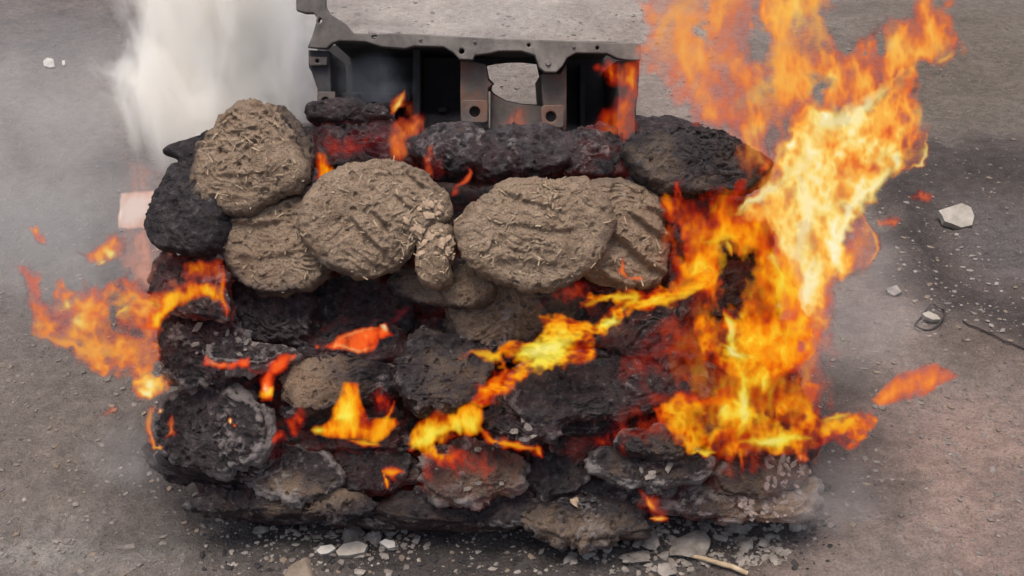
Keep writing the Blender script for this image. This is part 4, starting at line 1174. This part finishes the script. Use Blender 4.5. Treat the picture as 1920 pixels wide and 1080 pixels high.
# ---- the left flame
flame('wide wavering orange flame streaming out from the pile\'s left side',
      polys=[([(28, 490), (48, 496), (70, 508), (68, 535), (90, 572), (102, 545), (120, 530), (145, 542), (200, 540), (218, 522), (240, 512), (262, 520), (290, 548), (325, 535), (345, 560), (300, 600), (295, 630), (300, 680), (250, 712), (200, 696), (165, 680), (125, 655), (66, 635), (60, 590), (44, 555), (38, 520)], 0.84, 0.38, 9),
             ([(250, 705), (290, 690), (318, 715), (300, 742), (275, 757), (245, 752)], 0.92, 0.55, 6)],
      strokes=[([(66, 630), (110, 640), (150, 655), (200, 660), (235, 672)], 8, 0.62, 0.9), ([(120, 560), (130, 578)], 8, 0.85, 0.9), ([(136, 598), (155, 610)], 8, 0.85, 0.9), ([(222, 590), (242, 572)], 7, 0.8, 0.9), ([(70, 600), (75, 620)], 7, 0.6, 0.8),
               ([(260, 712), (290, 716), (305, 735)], 6, 0.8, 0.9), ([(268, 745), (276, 735)], 6, 0.98, 0.95), ([(35, 495), (60, 530), (75, 570)], 6, 0.22, 0.75)],
      blobs=[((180, 590), 30, 20, -0.16), ((260, 620), 40, 40, -0.12)], holes=[([(205, 560), (235, 565), (228, 610), (200, 600)], 14)],
      off=0.05, seed=15, warp=11, rag=0.5, ridge=0.36, thick=0.06, flow=(60, 60))
flame('orange flame curling round the small charred cake on the left side',
      polys=[([(262, 610), (285, 580), (300, 560), (330, 540), (352, 535), (372, 520), (398, 535), (420, 545), (412, 560), (370, 556), (340, 570), (310, 590), (285, 615)], 0.88, 0.5, 7), ([(345, 500), (372, 488), (418, 495), (422, 548), (380, 520), (355, 530)], 0.6, 0.24, 9)],
      strokes=[([(310, 560), (335, 550)], 8, 0.72, 0.9), ([(420, 500), (418, 560), (426, 595)], 4, 0.5, 0.85)], off=0.09, seed=16, warp=7, rag=0.35, ridge=0.25, thick=0.03, table=HEATY)
flame('detached orange flame wisp with a yellow heart left of the pile',
      polys=[([(148, 472), (180, 468), (205, 443), (235, 448), (236, 470), (218, 485), (200, 500), (188, 498), (160, 490)], 0.8, 0.34, 7)], strokes=[([(202, 485), (215, 472)], 6, 0.92, 0.95), ([(186, 500), (200, 492)], 3, 0.9, 0.85)], off=0.04, seed=17, warp=6, rag=0.3, thick=0.03)
flame('pale pink translucent flame veil between the left flame and the pile',
      polys=[([(222, 470), (240, 425), (292, 420), (318, 470), (305, 520), (270, 545), (235, 520)], 0.55, 0.3, 18), ([(215, 300), (245, 290), (300, 320), (318, 350), (285, 400), (235, 360)], 0.28, 0.1, 22)], off=0.02, seed=18, warp=10, rag=0.5, ridge=0.2, table=HEATP, thick=0.04)
flame('pale whitish pink square flame scrap with bright rim beside the soot black cake',
      polys=[([(229, 362), (298, 357), (293, 395), (272, 426), (222, 429), (226, 395)], 0.66, 0.95, 4)], strokes=[([(230, 365), (226, 400), (223, 428)], 2.5, 1.0, 0.95), ([(298, 360), (278, 424)], 3, 1.0, 0.8), ([(245, 372), (262, 374)], 8, 0.5, 0.7)], off=0.03, seed=19, warp=2, rag=0.15, ridge=0.1, table=HEATP, thick=0.02)
flame('thin looping flame threads at the lower left corner of the pile',
      polys=[([(275, 762), (292, 760), (284, 800), (276, 800)], 0.5, 0.3, 6)], strokes=[([(282, 765), (280, 800), (288, 840), (304, 842)], 4, 0.55, 0.85), ([(322, 780), (320, 810), (310, 822)], 5, 0.5, 0.75), ([(297, 768), (303, 772)], 4, 1.05, 0.9), ([(285, 840), (306, 841)], 3.5, 0.8, 0.9)], off=0.085, seed=20, warp=3, thick=0.012)
flame('tiny two tone spark on the ash ringed cake at the lower left', strokes=[([(431, 783), (433, 796)], 4, 1.05, 0.95), ([(438, 795), (442, 800)], 4, 0.4, 0.9)], off=0.075, seed=21, warp=1, thick=0.008)
# ---- small flames along the top
flame('slim orange flame standing in front of the engine block\'s dark left bay',
      polys=[([(733, 300), (735, 255), (742, 215), (760, 225), (792, 212), (790, 245), (765, 265), (758, 300)], 0.86, 0.3, 6), ([(748, 218), (765, 180), (790, 215), (775, 240)], 0.3, 0.1, 9)],
      strokes=[([(733, 212), (745, 195), (757, 172)], 6, 0.88, 0.95), ([(744, 298), (745, 250)], 8, 0.36, 0.9)], off=0.03, seed=22, warp=5, rag=0.35, ridge=0.2, thick=0.02)
flame('short yellow orange flame between the topmost left cake and the left round cake', polys=[([(594, 335), (597, 285), (607, 290), (620, 320), (615, 336)], 0.9, 0.5, 5)], off=0.05, seed=23, warp=4, rag=0.15, thick=0.015, table=HEATY)
flame('small red orange flame behind the left round cake\'s shoulder', polys=[([(788, 318), (792, 285), (808, 277), (816, 300), (812, 330), (795, 328)], 0.85, 0.3, 6), ([(812, 300), (832, 295), (835, 330), (815, 332)], 0.5, 0.08, 8)], off=0.045, seed=24, warp=5, rag=0.3, thick=0.015)
flame('tiny hooked orange flame in the dip between the two round cakes', strokes=[([(850, 350), (870, 342), (884, 325), (880, 318)], 6, 0.3, 0.75), ([(848, 365), (858, 350)], 8, 0.18, 0.5)], off=0.05, seed=25, warp=3, thick=0.01)
flame('faint red flame below the engine block\'s window', polys=[([(940, 268), (950, 225), (980, 200), (1000, 230), (990, 270), (965, 280)], 0.45, 0.14, 16)], off=0.01, seed=26, warp=10, rag=0.6, thick=0.02)
flame('dull crimson flame glow under the engine block\'s lower left edge', polys=[([(594, 250), (640, 240), (735, 236), (740, 290), (690, 300), (620, 310), (598, 290)], 0.55, 0.05, 14)], strokes=[([(600, 265), (650, 285), (690, 275)], 6, 0.2, 0.5)], off=0.03, seed=27, warp=9, rag=0.6, ridge=0.3, thick=0.02, table=HEATR)
flame('small L shaped orange flame on the grey brown cake', strokes=[([(1170, 482), (1166, 510), (1178, 522)], 5, 0.42, 0.85), ([(1178, 522), (1206, 521)], 5, 0.4, 0.85)], off=0.085, seed=28, warp=3, thick=0.01)
# ---- loose tongues
flame('flat salmon red flame tongue floating apart above the bare dirt', polys=[([(1634, 752), (1655, 728), (1690, 700), (1740, 682), (1760, 684), (1797, 706), (1775, 718), (1735, 740), (1690, 750), (1650, 758)], 0.97, 0.36, 5)], off=0.03, seed=30, warp=4, rag=0.08, ridge=0.08, thick=0.03)
flame('small red flame fleck beside the tall flame, above the pale shard', polys=[([(1708, 368), (1730, 356), (1752, 368), (1740, 380), (1715, 375)], 0.98, 0.34, 6)], off=0.03, seed=31, warp=4, rag=0.15, thick=0.015)
flame('dim red flame fleck below the other red fleck by the tall flame', polys=[([(1652, 412), (1675, 404), (1692, 412), (1680, 424), (1655, 422)], 0.85, 0.3, 7)], off=0.03, seed=32, warp=4, rag=0.3, thick=0.015)
flame('small red flame fleck drifting high left of the left flame', polys=[([(56, 428), (68, 422), (86, 448), (84, 460), (68, 450)], 0.85, 0.3, 7)], off=0.02, seed=33, warp=4, rag=0.3, thick=0.015)
flame('slender red flame sliver low beside the left flame', polys=[([(182, 780), (205, 765), (222, 756), (218, 772), (198, 782)], 0.7, 0.16, 5)], off=0.03, seed=34, warp=3, rag=0.2, thick=0.012)
flame('drooping yellow flame under the shadowed cake in the bottom row', strokes=[([(716, 882), (735, 886), (758, 882)], 8, 0.56, 0.95), ([(716, 882), (724, 900), (728, 920)], 4, 0.7, 0.9)], off=0.07, seed=35, warp=3, thick=0.012, table=HEATY)
flame('thin orange flame leaking between the sagging brown cake and its neighbour', strokes=[([(1210, 930), (1218, 945), (1228, 955)], 6, 0.6, 0.9), ([(1218, 972), (1252, 974)], 4, 0.75, 0.9), ([(1200, 920), (1215, 940), (1250, 975)], 12, 0.12, 0.55)], off=0.05, seed=36, warp=3, thick=0.012)
flame('red ember glow at the wrinkled grey cake\'s upper edge', polys=[([(486, 845), (500, 818), (532, 806), (538, 825), (515, 838), (505, 850)], 0.92, 0.38, 6), ([(480, 855), (520, 835), (545, 845), (500, 870)], 0.4, 0.05, 9)], off=0.055, seed=37, warp=4, rag=0.2, table=HEATR, thick=0.012)
flame('tiny orange flame on the crumbly right end of the bottom row', polys=[([(1495, 852), (1508, 848), (1518, 858), (1510, 868), (1498, 865)], 0.85, 0.35, 5)], off=0.05, seed=38, warp=2, thick=0.01)
flame('dull red glow in the dark gap right of the knobbly burnt cake', polys=[([(1100, 815), (1150, 795), (1185, 800), (1150, 835), (1110, 840)], 0.4, 0.04, 12)], off=0.06, seed=39, warp=7, table=HEATR, thick=0.015)
flame('dim dark red flame glow right under the right round cake', polys=[([(1050, 530), (1100, 520), (1110, 560), (1060, 575), (1000, 575)], 0.35, 0.05, 14)], off=0.05, seed=41, warp=7, table=HEATR, thick=0.015)

# ------------------------------------------------------------------ things lying on the dirt
def ground_lump(name, label, cat, px, py, rpx, mat, seed, flat=0.55, group=None, rough=0.6, sub=3, stretch=1.3, rz=None):
    g = on_ground(px, py)
    dep = (g[1]) * CP + (CAM_H) * SP
    r = rpx / F_PX * dep
    v, f = lump_arrays(r, seed, sub, rough, flat)
    v[:, 0] *= stretch
    o = mesh_obj(name, v, f, mat, shade=False)
    o.location = (g[0], g[1], gh(g[0], g[1]) + r * flat * 0.35)
    o.rotation_euler = (random.uniform(-.2, .2), random.uniform(-.2, .2), random.uniform(0, 3) if rz is None else rz)
    return tag(o, label, cat, group)


AG = 'pale ash lumps in front of the pile'
for q, (lab, px, py, rp, mt) in enumerate([
    ('pale flaky ash lump leaning on the bottom right cake', 1382, 985, 24, 'ash'),
    ('long beige grey ash lump beside the straw stick', 1300, 1022, 36, 'ash'),
    ('rounded pinkish ash lump right of the long beige lump', 1398, 1022, 17, 'ash'),
    ('small upright ash lump at the right end of the ash row', 1430, 1022, 13, 'ash'),
    ('dusty grey ash heap below the sagging brown cake', 1218, 1012, 26, 'ash'),
    ('low grey ash lump in front of the sagging brown cake', 1190, 1042, 22, 'ash'),
    ('little white ash crumb in the dirt under the middle of the pile', 1070, 1046, 13, 'ash'),
    ('small grey ash lump just under the pile\'s left shadow', 492, 988, 13, 'ash'),
    ('grey ash lump between the white shards and the pile', 660, 1002, 22, 'ash'),
    ('loose grey ash lump right of the white shards', 704, 1004, 18, 'ash'),
    ('small bright ash lump nearest the white shards', 728, 1022, 11, 'pale'),
    ('crumbled dark ash lump at the right end below the pinkish flakes', 1490, 990, 17, 'ash'),
    ('broken grey ash lump at the picture\'s lower edge beyond the straw stick', 1250, 1062, 18, 'ash'),
]):
    ground_lump('ash_lump', lab, 'ash lump', px, py, rp, M[mt], 200 + q, group=AG)
ground_lump('clod', 'brown clod of burnt dung at the near edge below the pile', 'clod', 568, 1072, 32, M['clod'], 230, 0.5)
for q, (lab, px, py, rp, mt) in enumerate([
    ('dark pebble alone on the pinkish dirt near the pile\'s right foot', 1558, 986, 9, 'rock'),
    ('dark round pebble farther out on the pinkish dirt', 1688, 986, 9, 'rock'),
    ('dark pebble on the pink dirt close to the drifting salmon flame', 1652, 762, 10, 'rock'),
    ('dark pebble on the pink dirt halfway to the edge', 1862, 884, 7, 'rock'),
    ('charred bit standing by the low flames\' outer end', 1545, 905, 14, 'soot'),
    ('dark pebble with a white neighbour in the near left dirt', 108, 1014, 10, 'rock'),
    ('dark flat pebble in the dirt below the pale dusty streak', 228, 1026, 9, 'rock'),
    ('dark stone in the left dirt beneath the streaming flame', 205, 712, 9, 'rock'),
]):
    ground_lump('pebble', lab, 'pebble', px, py, rp, M[mt], 250 + q, group='dark pebbles in the dirt', sub=2)


def shard(name, label, cat, pts, mat, lift=0.01, thick=0.006, pitch=25.0, group=None):
    """a flat broken piece leaning a little on the dirt"""
    pts = np.array(pts, float)
    c = pts.mean(0)
    g = on_ground(*c)
    P0 = np.array([g[0], g[1], gh(g[0], g[1]) + lift])
    n = np.array([0, -math.sin(R(pitch)), math.cos(R(pitch))])
    W = on_plane(pts, P0, n) - P0
    k = len(pts)
    rg = np.random.default_rng(int(c[0]))
    top = W + n * (thick * (0.5 + 0.5 * rg.random((k, 1))))
    bot = W - n * thick * 0.5
    mid = (W.mean(0) + n * thick * 0.85)[None]
    V = np.concatenate([top, bot, mid, (W.mean(0) - n * thick * 0.5)[None]])
    i = np.arange(k)
    j = (i + 1) % k
    F4 = np.stack([i + k, j + k, j, i], 1)
    F3 = np.concatenate([np.stack([i, j, np.full(k, 2 * k)], 1), np.stack([j + k, i + k, np.full(k, 2 * k + 1)], 1)])
    if poly_sd(np.array([c]), pts)[0] and np.cross(W[0], W[1]) @ n < 0:
        F4, F3 = F4[:, ::-1], F3[:, ::-1]
    o = mesh_obj(name, V, [F4, F3], mat, shade=False)
    o.location = P0
    return tag(o, label, cat, group)


shard('stone_flake', 'pale grey flat stone flake on the dark scorched patch', 'stone', [(1758, 398), (1775, 392), (1800, 386), (1818, 392), (1825, 408), (1820, 426), (1800, 430), (1782, 424), (1768, 420), (1764, 408)], M['pale'], 0.03, 0.012, 30)
shard('shard', 'larger white shard in the ash in front of the pile', 'shard', [(630, 1036), (645, 1022), (672, 1018), (690, 1026), (684, 1040), (655, 1046), (636, 1046)], M['pale'], 0.008, 0.008, 20, 'white shards before the pile')
shard('shard', 'slim white shard left of the larger white one', 'shard', [(594, 1036), (602, 1027), (622, 1023), (630, 1030), (616, 1040), (602, 1042)], M['white'], 0.008, 0.006, 20, 'white shards before the pile')
shard('shard', 'small bright white shard right of the larger white one', 'shard', [(712, 1020), (722, 1014), (740, 1018), (742, 1028), (728, 1030)], M['white'], 0.008, 0.006, 20, 'white shards before the pile')
shard('paper_scrap', 'white crumpled scrap far behind in the grey dirt', 'scrap', [(84, 118), (92, 114), (104, 116), (105, 128), (96, 131), (85, 127)], M['white'], 0.02, 0.02, 40)
shard('paper_scrap', 'tiny white scrap next to the crumpled white scrap', 'scrap', [(118, 117), (123, 114), (124, 124), (119, 125)], M['white'], 0.015, 0.01, 40)
shard('paper_scrap', 'pale elongated scrap touching the black wire loop', 'scrap', [(1728, 590), (1740, 586), (1756, 594), (1762, 602), (1748, 602), (1734, 597)], M['pale'], 0.01, 0.006, 20)
shard('paper_scrap', 'pale flat scrap lying on bare dirt near the tall flame', 'scrap', [(1662, 542), (1680, 538), (1690, 550), (1676, 556), (1664, 552)], M['ash'], 0.006, 0.005, 10)


def tube(name, pts, rad, mat, closed=False, nseg=8, taper=None):
    pts = np.asarray(pts, float)
    n = len(pts)
    V, F = [], []
    for i in range(n):
        a_ = pts[(i - 1) % n] if closed or i else pts[0]
        b_ = pts[(i + 1) % n] if closed or i < n - 1 else pts[-1]
        t = (b_ - a_) / np.linalg.norm(b_ - a_)
        s = np.cross(t, [0, 0, 1.0])
        s /= np.linalg.norm(s)
        u_ = np.cross(s, t)
        r = rad if taper is None else rad * taper[i]
        for k in range(nseg):
            q = 2 * math.pi * k / nseg
            V.append(pts[i] + r * (math.cos(q) * s + math.sin(q) * u_))
    for i in range(n if closed else n - 1):
        for k in range(nseg):
            j = (i + 1) % n
            F.append([i * nseg + k, j * nseg + k, j * nseg + (k + 1) % nseg, i * nseg + (k + 1) % nseg])
    c = np.mean(V, 0)
    o = mesh_obj(name, np.array(V) - c, np.array(F), mat)
    o.location = c
    return o


wl = []
for q in np.linspace(0, 2 * math.pi, 40, endpoint=False):
    px = 1740 + 25 * math.cos(q) + 4 * math.sin(2 * q)
    py = 610 + 15 * math.sin(q) - 5 * math.cos(q)
    g = on_ground(px, py)
    wl.append((g[0], g[1], gh(g[0], g[1]) + 0.006 + 0.004 * math.sin(3 * q)))
tag(tube('wire_loop', wl, 0.0016, M['wire'], True), 'thin black wire bent into a loop on the dirt', 'wire')
st = []
for t in np.linspace(0, 1, 9):
    g = on_ground(1278 + 122 * t, 1036 + 50 * t + 5 * math.sin(3 * t))
    st.append((g[0], g[1], gh(g[0], g[1]) + 0.006 + 0.004 * math.sin(3 * t)))
tag(tube('straw_stick', st, 0.0034, M['straw'], False, 8, [0.3, 0.7, 0.9, 1, 1, 1.1, 1.1, 1.1, 1.1]), 'yellow straw stick lying in the ash at the near edge', 'straw')
wr = []
for t in np.linspace(0, 1, 24):
    px, py = 1800 + 140 * t, 622 + 38 * t + 10 * math.sin(2.6 * t)
    g = on_ground(px, py)
    wr.append((g[0], g[1], gh(g[0], g[1]) + 0.004))
tag(tube('wire', wr, 0.0014, M['wire']), 'thin dark wire curving along the scorched patch\'s near edge', 'wire')

# loose grit: far too many and too small to count
rg = np.random.default_rng(11)


def grit(name, n, size, mat, where, label):
    base = [lump_arrays(1.0, 400 + k, 1, 0.4, 0.6) for k in range(6)]
    Vs, Fs, c = [], [], 0
    tries = 0
    while tries < n:
        tries += 1
        px, py = where(rg)
        g = on_ground(px, py)
        if abs(g[0]) > 2.2 or g[1] > 5.5:
            continue
        r = size[0] + (size[1] - size[0]) * rg.random() ** 3
        v, f = base[rg.integers(6)]
        a_ = rg.random() * 6.28
        m = np.array([[math.cos(a_), math.sin(a_), 0], [-math.sin(a_), math.cos(a_), 0], [0, 0, 1]])
        v = (v * np.array([1 + rg.random(), 1, 0.6 + 0.5 * rg.random()])) @ m * r
        Vs.append(v + np.array([g[0], g[1], 0]))
        Fs.append(f + c)
        c += len(v)
    V = np.concatenate(Vs)
    cen = np.repeat(np.array([q.mean(0) for q in Vs]), [len(q) for q in Vs], 0)
    V[:, 2] += ground_height(cen[:, 0], cen[:, 1])[0] + 0.0006
    o = mesh_obj(name, V, np.concatenate(Fs), mat, shade=False)
    tag(o, label, 'grit', kind='stuff')


anyw = lambda r: (r.random() * 2000 - 40, 1110 - 1080 * r.random() ** 0.8)
nearw = lambda r: (380 + 1180 * r.random(), 975 + 100 * r.random() ** 1.3)
ashw = lambda r: (1070 + 400 * r.random() ** 0.8, 965 + 100 * r.random())
chipw = lambda r: (665 + 90 * r.normal(), 1012 + 24 * r.normal())
patchw = lambda r: (1680 + 240 * r.random(), 420 + 220 * r.random())
grit('gravel', 5200, (0.0009, 0.0062), M['rock'], anyw, 'dark grit strewn over the dirt')
grit('gravel', 1500, (0.0007, 0.0042), M['ash'], anyw, 'pale grit strewn over the dirt')
grit('gravel', 2400, (0.001, 0.0065), M['clod'], anyw, 'brown crumbs of earth strewn over the dirt')
farw = lambda r: (600 + 1000 * r.random(), 5 + 190 * r.random())
grit('gravel', 420, (0.002, 0.011), M['rock'], farw, 'dark clumps of earth on the pale dirt behind the pile')
grit('ash_grit', 420, (0.0008, 0.005), M['ash'], nearw, 'grey ash crumbs along the pile\'s foot')
grit('ash_grit', 520, (0.0012, 0.009), M['ash'], ashw, 'broken grey ash chips below the pile\'s right half')
grit('ash_grit', 200, (0.0012, 0.009), M['ash'], chipw, 'broken grey ash chips round the white shards')
grit('soot_grit', 700, (0.001, 0.007), M['soot'], nearw, 'black charred crumbs along the pile\'s foot')
grit('ash_grit', 160, (0.001, 0.006), M['ash'], patchw, 'pale ash crumbs on the scorched patch')

# ------------------------------------------------------------------ smoke
def plume(name, label, rings, mat, nseg=28, seed=0):
    """rings: (px, py, Y, half width px, half depth m)"""
    V, F = [], []
    n = len(rings)
    for i, (px, py, Y, hw, hd) in enumerate(rings):
        c = at(px, py, Y)
        dep = Y * CP + (CAM_H - c[2]) * SP
        rx = hw / F_PX * dep
        for k in range(nseg):
            q = 2 * math.pi * k / nseg
            V.append((c[0] + rx * math.cos(q), c[1] + hd * math.sin(q), c[2]))
    for i in range(n - 1):
        for k in range(nseg):
            F.append([i * nseg + k, i * nseg + (k + 1) % nseg, (i + 1) * nseg + (k + 1) % nseg, (i + 1) * nseg + k])
    V = np.array(V)
    V += 0.02 * np.stack([fbm(V * 6 + s, 2) for s in (1, 20, 40)], 1)
    b = len(V)
    V = np.concatenate([V, V[:nseg].mean(0)[None], V[-nseg:].mean(0)[None]])
    F3 = [[b, (k + 1) % nseg, k] for k in range(nseg)] + [[b + 1, (n - 1) * nseg + k, (n - 1) * nseg + (k + 1) % nseg] for k in range(nseg)]
    c = V.mean(0)
    o = mesh_obj(name, V - c, [np.array(F), np.array(F3)], mat)
    o.location = c
    return tag(o, label, 'smoke', kind='stuff')


def puff(name, label, px, py, Y, hw, hh, hd, mat):
    bm = bmesh.new()
    bmesh.ops.create_icosphere(bm, subdivisions=3, radius=1.0)
    v = np.array([x.co[:] for x in bm.verts])
    f = np.array([[x.index for x in q.verts] for q in bm.faces])
    bm.free()
    c = at(px, py, Y)
    dep = Y * CP + (CAM_H - c[2]) * SP
    v = v * np.array([hw / F_PX * dep, hd, hh / F_PX * dep])
    o = mesh_obj(name, v, f, mat)
    o.location = c
    return tag(o, label, 'smoke', kind='stuff')


plume('smoke_plume', 'thick white smoke rising behind the pile\'s left corner',
      [(318, 480, 1.58, 110, 0.07), (330, 380, 1.60, 170, 0.09), (350, 280, 1.64, 230, 0.12), (375, 180, 1.68, 270, 0.15), (400, 80, 1.72, 290, 0.18), (410, -20, 1.75, 300, 0.20), (410, -160, 1.78, 310, 0.21)],
      mat_smoke('white_smoke', 130.0, 7.0, 0.72, 0.60, 'tube', color=(0.994, 0.978, 0.94), power=0.7))
puff('smoke', 'thin grey smoke drifting over the dirt at the left', 100, 330, 1.75, 360, 440, 0.32, mat_smoke('thin_smoke', 1.0, 5.0, 0.62, 0.4))
puff('smoke', 'thin smoke behind the engine block', 860, 0, 1.95, 480, 190, 0.25, mat_smoke('veil_smoke', 0.5, 5.0, 0.66, 0.4))
puff('smoke', 'thin smoke low on the dirt right of the pile', 1600, 560, 1.45, 200, 220, 0.16, mat_smoke('low_smoke', 1.3, 6.0, 0.64, 0.4))
puff('smoke', 'bluish smoke inside the engine block\'s dark bay', 700, 150, 1.50, 100, 80, 0.06, mat_smoke('blue_smoke', 3.0, 12.0, 0.66, 0.4, color=(0.75, 0.82, 0.95)))
puff('smoke', 'wisp of grey smoke curling off the pile\'s lower left corner', 230, 850, 1.16, 120, 110, 0.07, mat_smoke('corner_smoke', 3.0, 9.0, 0.70, 0.4))
puff('smoke', 'grey smoke hanging in the dip between the round cakes and the engine block', 950, 260, 1.36, 300, 80, 0.05, mat_smoke('dip_smoke', 1.2, 9.0, 0.68, 0.4, color=(0.93, 0.9, 0.93)))
puff('smoke', 'thin smoke drifting at the pile\'s dusty right foot', 1560, 920, 1.14, 170, 120, 0.07, mat_smoke('foot_smoke', 2.2, 8.0, 0.66, 0.4))
